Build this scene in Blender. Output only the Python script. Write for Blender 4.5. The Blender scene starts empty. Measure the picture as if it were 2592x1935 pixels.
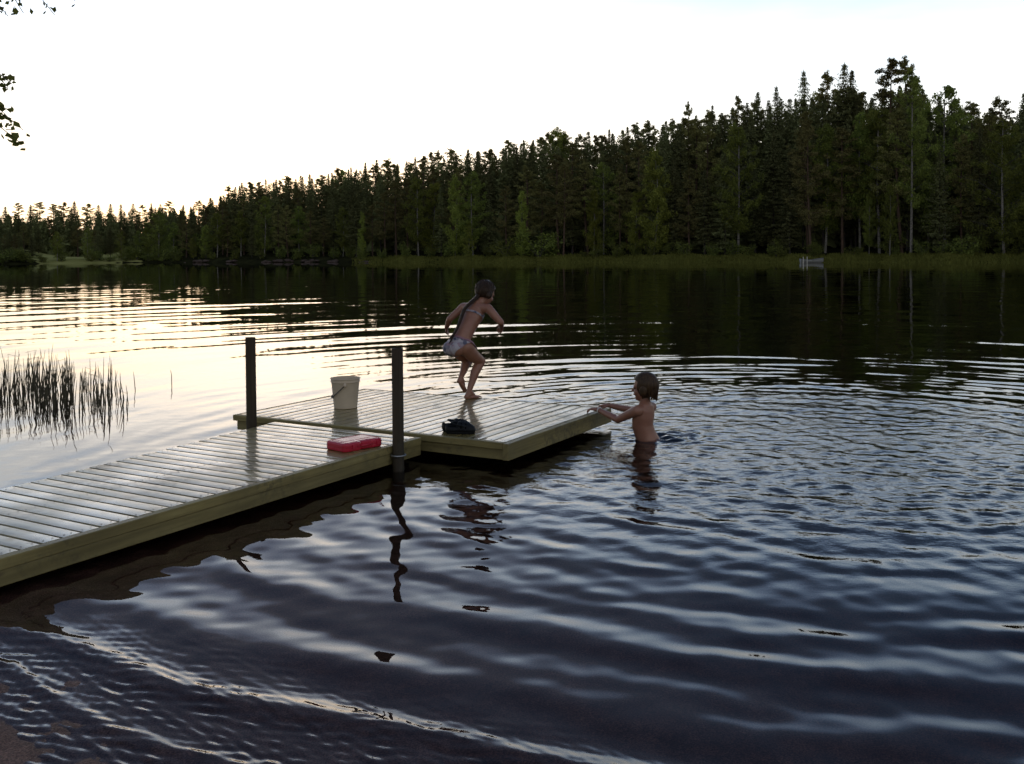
import bpy, bmesh, math, random
import numpy as np
from mathutils import Vector, Matrix, Euler
from mathutils import noise as mnoise

rng = np.random.default_rng(7)
random.seed(7)
SC = bpy.context.scene
COL = SC.collection
PI = math.pi

# ------------------------------------------------------------------ camera
F = 970.0
H = 1.41
PITCH = math.radians(1.5)
ROLL = math.radians(0.40)
HOR = 253.5
CY = HOR + F * math.tan(PITCH)


def ray(px, py):
    x = (px - 512) / F
    y = -(py - CY) / F
    c, s = math.cos(ROLL), math.sin(ROLL)
    x, y = c * x + s * y, -s * x + c * y
    cp, sp = math.cos(PITCH), math.sin(PITCH)
    return np.array([x, cp + sp * y, -sp + cp * y])


def at(px, py, z=0.0):
    """ground point seen at a pixel, on the level z"""
    d = ray(px, py)
    t = (z - H) / d[2]
    return np.array([d[0] * t, d[1] * t, z])


def at_depth(px, py, Y):
    d = ray(px, py)
    return np.array([0, 0, H]) + d * (Y / d[1])


def proj(p):
    x, y, z = p[0], p[1], p[2] - H
    cp, sp = math.cos(PITCH), math.sin(PITCH)
    f = cp * y - sp * z
    v = sp * y + cp * z
    u, v = x / f, v / f
    c, s = math.cos(ROLL), math.sin(ROLL)
    u, v = c * u - s * v, s * u + c * v
    return 512 + u * F, CY - v * F


cd = bpy.data.cameras.new('camera')
cam = bpy.data.objects.new('camera', cd)
COL.objects.link(cam)
cam.location = (0, 0, H)
cd.sensor_width = 36.0
cd.lens = 36.0 * F / 1024.0
cd.shift_y = -(382 - CY) / 1024.0
cd.clip_start = 0.05
cd.clip_end = 6000
cam.rotation_euler = (Matrix.Rotation(PI / 2 - PITCH, 3, 'X') @ Matrix.Rotation(-ROLL, 3, 'Z')).to_euler()
SC.camera = cam


# ------------------------------------------------------------------ helpers
def tag(o, label=None, cat=None, group=None, kind=None):
    if label: o['label'] = label
    if cat: o['category'] = cat
    if group: o['group'] = group
    if kind: o['kind'] = kind
    return o


def empty(name, loc=(0, 0, 0), rz=0.0):
    o = bpy.data.objects.new(name, None)
    COL.objects.link(o)
    o.location = Vector([float(c) for c in loc])
    o.rotation_euler = (0, 0, rz)
    o.empty_display_size = 0.2
    return o


def link(name, me, parent=None, loc=None):
    o = bpy.data.objects.new(name, me)
    COL.objects.link(o)
    if loc is not None: o.location = Vector([float(c) for c in loc])
    if parent is not None: o.parent = parent
    return o


class MB:
    """collects vertices and faces, becomes ONE mesh"""

    def __init__(s):
        s.v = []; s.f = []; s.n = 0; s.attr = []; s.mi = []

    def add(s, V, Fs, gco=None, mi=0):
        V = np.asarray(V, float).reshape(-1, 3)
        s.v.append(V)
        s.f.extend([tuple(int(i) + s.n for i in f) for f in Fs])
        s.mi.extend([mi] * len(Fs))
        s.attr.append(np.zeros((len(V), 3)) if gco is None else np.asarray(gco, float).reshape(-1, 3))
        s.n += len(V)
        return s

    def quads(s, C, A, B, mi=0):
        """many leaf faces: centre C, half axes A and B"""
        n = len(C)
        V = np.stack([C - A - B * .55, C + A * .15 - B, C + A, C + A * .1 + B], 1).reshape(-1, 3)
        base = np.arange(n)[:, None] * 4 + np.arange(4)[None]
        s.add(V, base.tolist(), mi=mi)
        return s

    def tube(s, P, R, seg=8, cap=True, gco=None, mi=0):
        P = np.asarray(P, float)
        n = len(P)
        R = np.broadcast_to(np.asarray(R, float), (n,))
        T = np.gradient(P, axis=0)
        T /= np.linalg.norm(T, axis=1)[:, None] + 1e-12
        ref = np.array([0, 0, 1.0]) if abs(T[0][2]) < .9 else np.array([1.0, 0, 0])
        V = []
        u = np.cross(ref, T[0]); u /= np.linalg.norm(u)
        for i in range(n):
            u = u - T[i] * np.dot(u, T[i]); u /= np.linalg.norm(u) + 1e-12
            w = np.cross(T[i], u)
            a = np.arange(seg) * 2 * PI / seg
            V.append(P[i] + R[i] * (np.cos(a)[:, None] * u + np.sin(a)[:, None] * w))
        V = np.concatenate(V)
        Fs = []
        for i in range(n - 1):
            for k in range(seg):
                k2 = (k + 1) % seg
                Fs.append((i * seg + k, i * seg + k2, (i + 1) * seg + k2, (i + 1) * seg + k))
        if cap:
            Fs.append(tuple(range(seg))[::-1])
            Fs.append(tuple((n - 1) * seg + k for k in range(seg)))
        s.add(V, Fs, gco, mi)
        return s

    def lathe(s, prof, seg=48, c=(0, 0, 0), mi=0):
        """profile of (r, z) about the z axis"""
        a = np.arange(seg) * 2 * PI / seg
        V = []
        for r, z in prof:
            V.append(np.stack([c[0] + r * np.cos(a), c[1] + r * np.sin(a), np.full(seg, c[2] + z)], 1))
        V = np.concatenate(V)
        Fs = []
        for i in range(len(prof) - 1):
            for k in range(seg):
                k2 = (k + 1) % seg
                Fs.append((i * seg + k, i * seg + k2, (i + 1) * seg + k2, (i + 1) * seg + k))
        s.add(V, Fs, mi=mi)
        return s

    def box(s, c, sx, sy, sz, R=None, gco=None, bev=0.0, mi=0):
        """box with optional chamfer, half axes along rotation R (3x3)"""
        hx, hy, hz = sx / 2, sy / 2, sz / 2
        b = bev
        V = []; Fs = []
        if b <= 0:
            V = np.array([[x, y, z] for x in (-hx, hx) for y in (-hy, hy) for z in (-hz, hz)])
            Fs = [(0, 1, 3, 2), (4, 6, 7, 5), (0, 4, 5, 1), (2, 3, 7, 6), (0, 2, 6, 4), (1, 5, 7, 3)]
        else:
            bm = bmesh.new()
            bmesh.ops.create_cube(bm, size=1)
            for v in bm.verts: v.co = Vector((v.co.x * sx, v.co.y * sy, v.co.z * sz))
            bmesh.ops.bevel(bm, geom=bm.edges[:], offset=b, segments=2, affect='EDGES', profile=.5)
            bm.verts.index_update()
            V = np.array([v.co[:] for v in bm.verts])
            Fs = [tuple(v.index for v in f.verts) for f in bm.faces]
            bm.free()
        L = V.copy()
        if R is not None: V = V @ np.asarray(R).T
        V = V + np.asarray(c)
        if gco == 'local':
            o = rng.random() * 40
            ax = int(np.argmax([sx, sy, sz]))
            oth = [i for i in range(3) if i != ax]
            g = np.stack([L[:, ax] + o, L[:, oth[0]] + L[:, oth[1]], np.full(len(L), rng.random())], 1)
        else:
            g = None
        s.add(V, Fs, g, mi)
        return s

    def sphere(s, c, rx, ry, rz, R=None, nu=20, nv=14, mi=0):
        V = []
        for i in range(nv + 1):
            t = PI * i / nv
            for k in range(nu):
                p = 2 * PI * k / nu
                V.append((rx * math.sin(t) * math.cos(p), ry * math.sin(t) * math.sin(p), rz * math.cos(t)))
        V = np.array(V)
        if R is not None: V = V @ np.asarray(R).T
        V = V + np.asarray(c)
        Fs = []
        for i in range(nv):
            for k in range(nu):
                k2 = (k + 1) % nu
                Fs.append((i * nu + k, (i + 1) * nu + k, (i + 1) * nu + k2, i * nu + k2))
        s.add(V, Fs, mi=mi)
        return s

    def mesh(s, name, mats, smooth=False, weld=False):
        me = bpy.data.meshes.new(name)
        V = np.concatenate(s.v)
        me.from_pydata(V.tolist(), [], s.f)
        if not isinstance(mats, (list, tuple)): mats = [mats]
        for m in mats: me.materials.append(m)
        if len(mats) > 1: me.polygons.foreach_set('material_index', np.array(s.mi, np.int32))
        a = me.attributes.new('gco', 'FLOAT_VECTOR', 'POINT')
        a.data.foreach_set('vector', np.concatenate(s.attr).astype(np.float32).ravel())
        if smooth: me.polygons.foreach_set('use_smooth', np.ones(len(me.polygons), bool))
        if weld:
            bm = bmesh.new(); bm.from_mesh(me)
            bmesh.ops.remove_doubles(bm, verts=bm.verts[:], dist=1e-5)
            bmesh.ops.recalc_face_normals(bm, faces=bm.faces[:])
            bm.to_mesh(me); bm.free()
        me.validate()
        me.update()
        if smooth: me.set_sharp_from_angle(angle=math.radians(38))
        return me

    def build(s, name, mats, parent=None, smooth=False, loc=None, weld=False):
        return link(name, s.mesh(name, mats, smooth, weld), parent, loc)


def grid_mesh(name, X, Y, Z, mat):
    nr, na = X.shape
    me = bpy.data.meshes.new(name)
    V = np.stack([X, Y, Z], -1).reshape(-1, 3).astype(np.float32)
    me.vertices.add(len(V)); me.vertices.foreach_set('co', V.ravel())
    i = np.arange(nr - 1)[:, None] * na + np.arange(na - 1)[None]
    q = np.stack([i, i + 1, i + na + 1, i + na], -1).reshape(-1, 4).astype(np.int32)
    # polar order (r outward, azimuth clockwise): make the normals point up
    v0, v1, v3 = V[q[0, 0]], V[q[0, 1]], V[q[0, 3]]
    if np.cross(v1 - v0, v3 - v0)[2] < 0: q = q[:, ::-1].copy()
    me.loops.add(q.size); me.loops.foreach_set('vertex_index', q.ravel())
    me.polygons.add(len(q))
    me.polygons.foreach_set('loop_start', np.arange(0, q.size, 4, dtype=np.int32))
    me.polygons.foreach_set('use_smooth', np.ones(len(q), bool))
    me.update(calc_edges=True)
    me.materials.append(mat)
    return me


# ------------------------------------------------------------------ materials
class NT:
    def __init__(s, name):
        s.m = bpy.data.materials.new(name)
        s.m.use_nodes = True
        s.t = s.m.node_tree
        s.t.nodes.clear()
        s.out = s.n('ShaderNodeOutputMaterial')

    def n(s, typ, **kw):
        nd = s.t.nodes.new(typ)
        for k, v in kw.items():
            if k.startswith('i_'):
                nd.inputs[k[2:].replace('_', ' ')].default_value = v
            else:
                setattr(nd, k, v)
        return nd

    def l(s, a, b):
        s.t.links.new(a, b)

    def noise(s, vec, scale, detail=4, rough=.55):
        nd = s.n('ShaderNodeTexNoise')
        nd.inputs['Scale'].default_value = scale
        nd.inputs['Detail'].default_value = detail
        nd.inputs['Roughness'].default_value = rough
        if vec is not None: s.l(vec, nd.inputs['Vector'])
        return nd.outputs['Fac']

    def ramp(s, fac, stops):
        nd = s.n('ShaderNodeValToRGB')
        e = nd.color_ramp.elements
        while len(e) > 1: e.remove(e[-1])
        e[0].position = stops[0][0]; c = stops[0][1]
        e[0].color = (*c, 1) if len(c) == 3 else c
        for p, c in stops[1:]:
            x = e.new(p); x.color = (*c, 1)
        s.l(fac, nd.inputs['Fac'])
        return nd.outputs['Color']

    def maprange(s, v, a, b, c, d):
        nd = s.n('ShaderNodeMapRange')
        s.l(v, nd.inputs['Value'])
        for i, x in zip(('From Min', 'From Max', 'To Min', 'To Max'), (a, b, c, d)): nd.inputs[i].default_value = x
        return nd.outputs['Result']

    def mix(s, fac, a, b, blend='MIX'):
        nd = s.n('ShaderNodeMix', data_type='RGBA', blend_type=blend)
        for sock, v in ((nd.inputs[0], fac), (nd.inputs[6], a), (nd.inputs[7], b)):
            if isinstance(v, (int, float)): sock.default_value = v
            elif isinstance(v, tuple): sock.default_value = (*v, 1) if len(v) == 3 else v
            else: s.l(v, sock)
        return nd.outputs[2]

    def math(s, op, a, b=0.0):
        nd = s.n('ShaderNodeMath', operation=op)
        for i, v in enumerate((a, b)):
            if isinstance(v, (int, float)): nd.inputs[i].default_value = v
            else: s.l(v, nd.inputs[i])
        return nd.outputs[0]

    def scale(s, vec, sc):
        nd = s.n('ShaderNodeMapping')
        nd.inputs['Scale'].default_value = sc
        s.l(vec, nd.inputs['Vector'])
        return nd.outputs['Vector']

    def bump(s, h, strength=.3, dist=.01, nrm=None):
        nd = s.n('ShaderNodeBump')
        nd.inputs['Strength'].default_value = strength
        nd.inputs['Distance'].default_value = dist
        s.l(h, nd.inputs['Height'])
        if nrm is not None: s.l(nrm, nd.inputs['Normal'])
        return nd.outputs['Normal']

    def prin(s, color=None, rough=.5, nrm=None, **kw):
        p = s.n('ShaderNodeBsdfPrincipled')
        for k, v in kw.items():
            p.inputs[k.replace('_', ' ')].default_value = v
        if color is not None:
            if isinstance(color, tuple): p.inputs['Base Color'].default_value = (*color, 1)
            else: s.l(color, p.inputs['Base Color'])
        if isinstance(rough, (int, float)): p.inputs['Roughness'].default_value = rough
        else: s.l(rough, p.inputs['Roughness'])
        if nrm is not None: s.l(nrm, p.inputs['Normal'])
        s.l(p.outputs[0], s.out.inputs['Surface'])
        return p


def obj_co(t): return t.n('ShaderNodeTexCoord').outputs['Object']


def geo_pos(t): return t.n('ShaderNodeNewGeometry').outputs['Position']


def leaf_material(name, dark, mid, lite, trans=.35, shift=.25):
    t = NT(name)
    oi = t.n('ShaderNodeObjectInfo')
    g = t.n('ShaderNodeNewGeometry')
    n1 = t.noise(geo_pos(t), .55, 3)
    f = t.math('ADD', t.math('MULTIPLY', n1, .75), t.math('MULTIPLY', g.outputs['Random Per Island'], .35))
    c = t.ramp(f, [(.25, dark), (.52, mid), (.8, lite)])
    hs = t.n('ShaderNodeHueSaturation')
    t.l(t.maprange(oi.outputs['Random'], 0, 1, 1 - shift, 1 + shift * 1.4), hs.inputs['Value'])
    t.l(t.maprange(oi.outputs['Random'], 0, 1, .485, .515), hs.inputs['Hue'])
    t.l(c, hs.inputs['Color'])
    d = t.n('ShaderNodeBsdfDiffuse'); t.l(hs.outputs[0], d.inputs['Color'])
    tr = t.n('ShaderNodeBsdfTranslucent'); t.l(hs.outputs[0], tr.inputs['Color'])
    mx = t.n('ShaderNodeMixShader'); mx.inputs[0].default_value = trans
    t.l(d.outputs[0], mx.inputs[1]); t.l(tr.outputs[0], mx.inputs[2])
    t.l(mx.outputs[0], t.out.inputs['Surface'])
    return t.m


def bark_material(name, a, b, scale=(6, 6, 1.2), dark=None):
    t = NT(name)
    v = t.scale(obj_co(t), scale)
    c = t.ramp(t.noise(v, 2.0, 5), [(.3, a), (.65, b)])
    if dark:
        v2 = t.scale(obj_co(t), (2.0, 2.0, 5.0))
        k = t.ramp(t.noise(v2, 1.6, 4, .65), [(.55, (0, 0, 0)), (.62, (1, 1, 1))])
        c = t.mix(k, c, dark)
    t.prin(c, .9, t.bump(t.noise(v, 4, 4), .5, .02))
    return t.m


M = {}
M['spruce'] = leaf_material('spruce_needles', (0.078, 0.079, 0.034), (0.132, 0.134, 0.054), (0.204, 0.204, 0.077), .15)
M['pine'] = leaf_material('pine_needles', (0.104, 0.095, 0.037), (0.183, 0.166, 0.059), (0.281, 0.250, 0.085), .15)
M['birch'] = leaf_material('birch_leaves', (0.111, 0.130, 0.031), (0.202, 0.227, 0.052), (0.312, 0.338, 0.075), .4)
M['young'] = leaf_material('young_leaves', (0.154, 0.168, 0.039), (0.266, 0.287, 0.059), (0.392, 0.406, 0.084), .45)
M['bush'] = leaf_material('bush_leaves', (0.084, 0.096, 0.030), (0.150, 0.168, 0.043), (0.240, 0.258, 0.060), .35)
M['sedge'] = leaf_material('sedge_blades', (.095, .095, .024), (.15, .145, .034), (.21, .20, .05), .35)
M['spruce_bark'] = bark_material('spruce_bark', (.035, .028, .022), (.075, .060, .048))
M['pine_bark'] = bark_material('pine_bark', (.050, .032, .022), (.13, .072, .042))
M['birch_bark'] = bark_material('birch_bark', (.17, .145, .115), (.30, .265, .22), (4, 4, 1.0), (.05, .045, .04))
M['grey_bark'] = bark_material('grey_bark', (.055, .045, .04), (.11, .095, .08))


def wood_mat(name, c0, c1, c2, rough, coat, bump=.25, wet_dark=None):
    t = NT(name)
    at_ = t.n('ShaderNodeAttribute', attribute_name='gco')
    sep = t.n('ShaderNodeSeparateXYZ'); t.l(at_.outputs['Vector'], sep.inputs[0])
    cmb = t.n('ShaderNodeCombineXYZ')
    t.l(t.math('MULTIPLY', sep.outputs[0], 1.6), cmb.inputs[0])
    t.l(t.math('MULTIPLY', sep.outputs[1], 34.0), cmb.inputs[1])
    t.l(t.math('MULTIPLY', sep.outputs[2], 90.0), cmb.inputs[2])
    g = t.noise(cmb.outputs[0], 1.0, 5, .6)
    col = t.ramp(g, [(.3, c0), (.5, c1), (.72, c2)])
    # each board its own shade
    hs = t.n('ShaderNodeHueSaturation')
    t.l(t.maprange(sep.outputs[2], 0, 1, .78, 1.15), hs.inputs['Value'])
    t.l(col, hs.inputs['Color']); col = hs.outputs[0]
    # knots
    cm2 = t.n('ShaderNodeCombineXYZ')
    t.l(t.math('MULTIPLY', sep.outputs[0], 2.4), cm2.inputs[0])
    t.l(t.math('MULTIPLY', sep.outputs[1], 9.0), cm2.inputs[1])
    t.l(t.math('MULTIPLY', sep.outputs[2], 31.0), cm2.inputs[2])
    vo = t.n('ShaderNodeTexVoronoi'); vo.inputs['Scale'].default_value = 1.0
    t.l(cm2.outputs[0], vo.inputs['Vector'])
    k = t.ramp(vo.outputs['Distance'], [(.06, (1, 1, 1)), (.13, (0, 0, 0))])
    col = t.mix(k, col, (.10, .065, .035))
    n2 = t.noise(geo_pos(t), 2.3, 5, .6)
    wet = t.ramp(n2, [(.36, (1, 1, 1)), (.62, (0, 0, 0))])
    col = t.mix(t.math('MULTIPLY', wet, .62), col, tuple(x * .5 for x in c1))
    r = t.mix(wet, (rough[1],) * 3, (rough[0],) * 3)
    nb = t.bump(g, bump, .002)
    p = t.prin(col, r, nb)
    p.inputs['Coat Weight'].default_value = coat
    p.inputs['Coat IOR'].default_value = 1.36
    n4 = t.noise(geo_pos(t), 1.1, 7, .72)
    n5 = t.noise(geo_pos(t), 26, 4, .7)
    st_ = t.ramp(t.math('MULTIPLY', t.ramp(n4, [(.48, (0, 0, 0)), (.64, (1, 1, 1))]), t.ramp(n5, [(.42, (0, 0, 0)), (.60, (1, 1, 1))])), [(.1, (0, 0, 0)), (.9, (1, 1, 1))])
    col2 = t.mix(t.math('MULTIPLY', st_, .75), col, (.045, .038, .022))
    t.l(col2, p.inputs['Base Color'])
    t.l(t.maprange(st_, 0, 1, coat, coat * .25), p.inputs['Coat Weight'])
    n3 = t.noise(geo_pos(t), 5.5, 6, .68)
    cr = t.ramp(n3, [(.30, (.03,) * 3), (.50, (.07,) * 3), (.66, (.26,) * 3)])
    t.l(cr, p.inputs['Coat Roughness'])
    t.l(t.bump(t.noise(geo_pos(t), 22, 3), .06, .004), p.inputs['Coat Normal'])
    return t.m


M['deck'] = wood_mat('wet_deck_boards', (.19, .135, .042), (.30, .225, .075), (.41, .325, .13), (.22, .52), .70)
M['fascia'] = wood_mat('damp_fascia_wood', (.18, .135, .045), (.30, .232, .080), (.40, .32, .125), (.5, .75), 0.08)
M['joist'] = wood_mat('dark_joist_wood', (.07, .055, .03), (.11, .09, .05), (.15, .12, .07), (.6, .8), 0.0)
M['post'] = wood_mat('weathered_post_wood', (.030, .020, .0095), (.055, .037, .018), (.085, .058, .028), (.65, .85), 0.0)


def plain(name, c, rough=.5, n=(14, .12), **kw):
    t = NT(name)
    f = t.noise(obj_co(t), n[0], 5)
    col = t.mix(f, tuple(x * (1 - n[1]) for x in c), tuple(min(1, x * (1 + n[1])) for x in c))
    t.prin(col, t.maprange(f, .3, .7, rough * .8, min(1, rough * 1.25)), **kw)
    return t.m


M['screw'] = plain('screw_head', (.03, .028, .026), .5)
M['float'] = plain('green_float_plastic', (.005, .014, .010), .7)
M['steel'] = plain('galvanised_steel', (.35, .35, .34), .45, Metallic=.9)
M['bucket'] = plain('off_white_plastic', (.66, .53, .38), .42)
M['black'] = plain('black_plastic', (.010, .010, .011), .5)
M['foam'] = plain('black_foam_rubber', (.0045, .005, .006), .6, (30, .3), Specular_IOR_Level=.3)
M['red'] = plain('red_plastic', (.52, .010, .035), .3, Coat_Weight=.2, Coat_Roughness=.1)
M['boatgrey'] = plain('grey_painted_hull', (.30, .29, .26), .6, (3, .25))
M['boatdark'] = plain('dark_boat_inside', (.05, .045, .04), .8, (5, .25))
M['whitepost'] = plain('white_painted_wood', (.55, .50, .40), .6, (6, .2))
M['stone'] = plain('shore_stone', (.085, .060, .048), .95, (2.5, .5), Specular_IOR_Level=.1)

# ------------------------------------------------------------------ sky and sun
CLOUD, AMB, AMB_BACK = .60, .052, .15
SUN_EL = math.radians(2.4)
SUN_AZ = math.radians(-13.0)          # left of straight ahead
w = bpy.data.worlds.new('World')
SC.world = w
w.use_nodes = True
wt = w.node_tree
wt.nodes.clear()
wo = wt.nodes.new('ShaderNodeOutputWorld')
bg = wt.nodes.new('ShaderNodeBackground')
sk = wt.nodes.new('ShaderNodeTexSky')
sk.sky_type = 'NISHITA'
sk.sun_disc = False
sk.sun_elevation = SUN_EL
sk.sun_rotation = SUN_AZ
sk.altitude = 120
sk.air_density = 1.0
sk.dust_density = 1.2
sk.ozone_density = 2.6
bg.inputs['Strength'].default_value = 0.06


def wn(typ, **kw):
    nd = wt.nodes.new(typ)
    for k_, v_ in kw.items(): setattr(nd, k_, v_)
    return nd


def wmath(op, a, b=0.0, c=0.0):
    nd = wn('ShaderNodeMath', operation=op)
    for i_, v_ in enumerate((a, b, c)):
        if isinstance(v_, (int, float)): nd.inputs[i_].default_value = v_
        else: wt.links.new(v_, nd.inputs[i_])
    return nd.outputs[0]


def wstep(v, a, b, c, d):
    nd = wn('ShaderNodeMapRange', interpolation_type='SMOOTHSTEP')
    wt.links.new(v, nd.inputs['Value'])
    for i_, x_ in zip(('From Min', 'From Max', 'To Min', 'To Max'), (a, b, c, d)): nd.inputs[i_].default_value = x_
    return nd.outputs['Result']


hsv = wn('ShaderNodeHueSaturation')
hsv.inputs['Saturation'].default_value = .85
wt.links.new(sk.outputs[0], hsv.inputs['Color'])
wt.links.new(hsv.outputs[0], bg.inputs['Color'])
# thin sheet of high evening cloud, brightest low down towards the sun
tc = wn('ShaderNodeTexCoord')
sp = wn('ShaderNodeSeparateXYZ'); wt.links.new(tc.outputs['Generated'], sp.inputs[0])
low = wstep(sp.outputs[2], .22, .37, 1.0, .0)
vd = wn('ShaderNodeVectorMath', operation='DOT_PRODUCT'); wt.links.new(tc.outputs['Generated'], vd.inputs[0])
vd.inputs[1].default_value = (math.sin(SUN_AZ), math.cos(SUN_AZ), 0)
front = wstep(vd.outputs['Value'], .10, .96, .08, 1.0)
mp = wn('ShaderNodeMapping'); mp.inputs['Scale'].default_value = (1.6, 1.6, 7.0); wt.links.new(tc.outputs['Generated'], mp.inputs['Vector'])
nz_w = wn('ShaderNodeTexNoise'); nz_w.inputs['Scale'].default_value = 2.2; nz_w.inputs['Detail'].default_value = 5
wt.links.new(mp.outputs[0], nz_w.inputs['Vector'])
cl = wstep(nz_w.outputs['Fac'], .30, .68, .80, 1.12)
amt = wmath('ADD', wmath('MULTIPLY', wmath('MULTIPLY', low, front), wmath('MULTIPLY', cl, CLOUD)), AMB)
bg2 = wn('ShaderNodeBackground')
cr_ = wn('ShaderNodeValToRGB'); wt.links.new(sp.outputs[2], cr_.inputs['Fac'])
cr_.color_ramp.elements[0].position = .05; cr_.color_ramp.elements[0].color = (1.0, .90, .70, 1)
cr_.color_ramp.elements[1].position = .38; cr_.color_ramp.elements[1].color = (.12, .36, 1.0, 1)
for p_, c_ in ((.11, (1.0, .95, .86, 1)), (.17, (.90, .94, .97, 1)), (.26, (.60, .78, 1.0, 1))):
    e_ = cr_.color_ramp.elements.new(p_); e_.color = c_
wt.links.new(cr_.outputs[0], bg2.inputs['Color']); wt.links.new(amt, bg2.inputs['Strength'])
ad = wn('ShaderNodeAddShader')
wt.links.new(bg.outputs[0], ad.inputs[0]); wt.links.new(bg2.outputs[0], ad.inputs[1])
# added fill light: pale glow in the unseen sky behind the viewer
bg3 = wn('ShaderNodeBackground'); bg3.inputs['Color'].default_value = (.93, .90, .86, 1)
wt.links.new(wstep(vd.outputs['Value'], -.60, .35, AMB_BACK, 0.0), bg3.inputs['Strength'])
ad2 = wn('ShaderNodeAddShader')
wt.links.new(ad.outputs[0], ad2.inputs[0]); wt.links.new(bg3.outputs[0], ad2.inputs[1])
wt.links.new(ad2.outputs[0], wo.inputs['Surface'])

ld = bpy.data.lights.new('evening_sun', 'SUN')
ld.energy = 1.0
ld.angle = math.radians(0.5)
ld.color = (1.0, .78, .55)
sun = bpy.data.objects.new('evening_sun', ld)
COL.objects.link(sun)
sd = Vector((math.sin(SUN_AZ) * math.cos(SUN_EL), math.cos(SUN_AZ) * math.cos(SUN_EL), math.sin(SUN_EL)))
sun.rotation_euler = sd.to_track_quat('Z', 'Y').to_euler()
sun.location = (0, 0, 60)

SC.view_settings.view_transform = 'Standard'
SC.view_settings.look = 'None'
SC.view_settings.gamma = 1.0
SC.view_settings.exposure = 1.0
SC.render.engine = 'CYCLES'
SC.cycles.use_denoising = True
SC.cycles.max_bounces = 10
SC.cycles.transparent_max_bounces = 12
SC.cycles.sample_clamp_indirect = 6.0

# ------------------------------------------------------------------ lake and land
S0 = at(0, 1535 * .46272)[:2]
S1 = at(240 * .46272, 1622 * .46272)[:2]
sdir = (S1 - S0) / np.linalg.norm(S1 - S0)
snor = np.array([-sdir[1], sdir[0]])          # towards the lake
if snor[1] < 0: snor = -snor

SHORE_PX = np.array([-900, -300, 0, 130, 160, 190, 370, 470, 653, 805, 1024, 1400, 2200], float)
SHORE_D = .925 * np.array([240, 262, 232, 245, 240, 228, 192, 168, 150, 141, 130, 112, 84], float)


def far_dist(X, Y):
    px = 512 + X / np.maximum(Y, 1e-3) * F
    px = np.where(Y <= 0.01 * np.abs(X), np.where(X < 0, -900, 2200), px)
    d = np.interp(px, SHORE_PX, SHORE_D)
    return d + 1.6 * np.sin(px * .045) + .9 * np.sin(px * .13 + 1) + .5 * np.sin(px * .31)


def land_z(X, Y):
    X = np.asarray(X, float); Y = np.asarray(Y, float)
    s1 = (X - S0[0]) * snor[0] + (Y - S0[1]) * snor[1]
    t1 = (X - S0[0]) * sdir[0] + (Y - S0[1]) * sdir[1]
    s1 = s1 + .035 * np.sin(t1 * 3.1) + .02 * np.sin(t1 * 8.3 + 1) - .012 * np.clip(t1 - 1.5, 0, 50) ** 2
    R = np.hypot(X, Y)
    s2 = far_dist(X, Y) - R
    az = np.abs(np.arctan2(X, Y))
    s3 = R * np.sin(np.clip(math.radians(72) - az, -1.2, 1.2)) + 3
    near = np.where(s1 > 0, -.036 * s1 - .0142 * np.clip(s1, 0, 40) ** 2, -.055 * s1)
    near = np.where(s1 < -6, .33 + .02 * (-s1 - 6), near)
    near = np.clip(near, -4, 12)
    ss = np.minimum(s2, s3)
    field = np.exp(-((512 + X / np.maximum(Y, 1) * F - 78) / 60.0) ** 2) * (Y > 20)
    hill = np.where(-ss > 6, (1 - .9 * field) * .07 * np.clip(-ss - 6, 0, 160), 0)
    far = np.where(ss > 0, -.25 * ss, np.clip(.16 * -ss, 0, .9)) + hill
    far = np.clip(far, -4, 22)
    z = np.where(s1 > 0, np.maximum(np.maximum(near, -4), far), near)
    return z


def lz(x, y): return float(land_z(np.array([x]), np.array([y]))[0])


# terrain: one sheet in rings about the beach, fine near the shore
az = np.concatenate([np.radians(np.linspace(-180, -80, 26)), np.radians(np.linspace(-79.5, 79.5, 420)), np.radians(np.linspace(80, 180, 26))])
rr = np.concatenate([[.02], np.geomspace(.5, 12, 170), np.geomspace(12.3, 90, 70), np.linspace(91, 420, 150), np.geomspace(440, 3000, 16)])
A_, R_ = np.meshgrid(az, rr)
X = R_ * np.sin(A_); Y = R_ * np.cos(A_)
Z = land_z(X, Y)
nz = (np.sin(X * 7 + 1.3 * np.sin(Y * 5)) * np.sin(Y * 9 + X * 2) * .006 + np.sin(X * 23 + Y * 11) * np.sin(Y * 19 - X * 7) * .003)
for sc_n, am_n in ((5.1, .010), (11.3, .006), (24.7, .0035), (51.0, .0022)):
    for i_n in range(5):
        th_n = rng.uniform(0, 6.28); ph_n = rng.uniform(0, 6.28, 2)
        u_n = X * math.cos(th_n) + Y * math.sin(th_n); v_n = -X * math.sin(th_n) + Y * math.cos(th_n)
        nz = nz + am_n * .30 * np.sin(sc_n * u_n + ph_n[0] + 1.4 * np.sin(sc_n * .6 * v_n + ph_n[1])) * np.sin(sc_n * .8 * v_n + ph_n[1])
Z = Z + nz * (R_ < 9)

t = NT('lake_bed_and_shore')
P = geo_pos(t)
sx = t.n('ShaderNodeSeparateXYZ'); t.l(P, sx.inputs[0])
sand = t.ramp(t.noise(P, 9, 6, .7), [(.3, (.10, .050, .038)), (.52, (.20, .105, .078)), (.72, (.33, .19, .145))])
grit = t.ramp(t.noise(P, 160, 3, .8), [(.40, (.35,) * 3), (.64, (1.4,) * 3)])
sand = t.mix(1.0, sand, grit, 'MULTIPLY')
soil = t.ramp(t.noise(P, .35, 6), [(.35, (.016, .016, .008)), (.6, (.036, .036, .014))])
far_f = t.ramp(t.math('MULTIPLY', sx.outputs[1], .01), [(.25, (0, 0, 0)), (.5, (1, 1, 1))])
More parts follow.
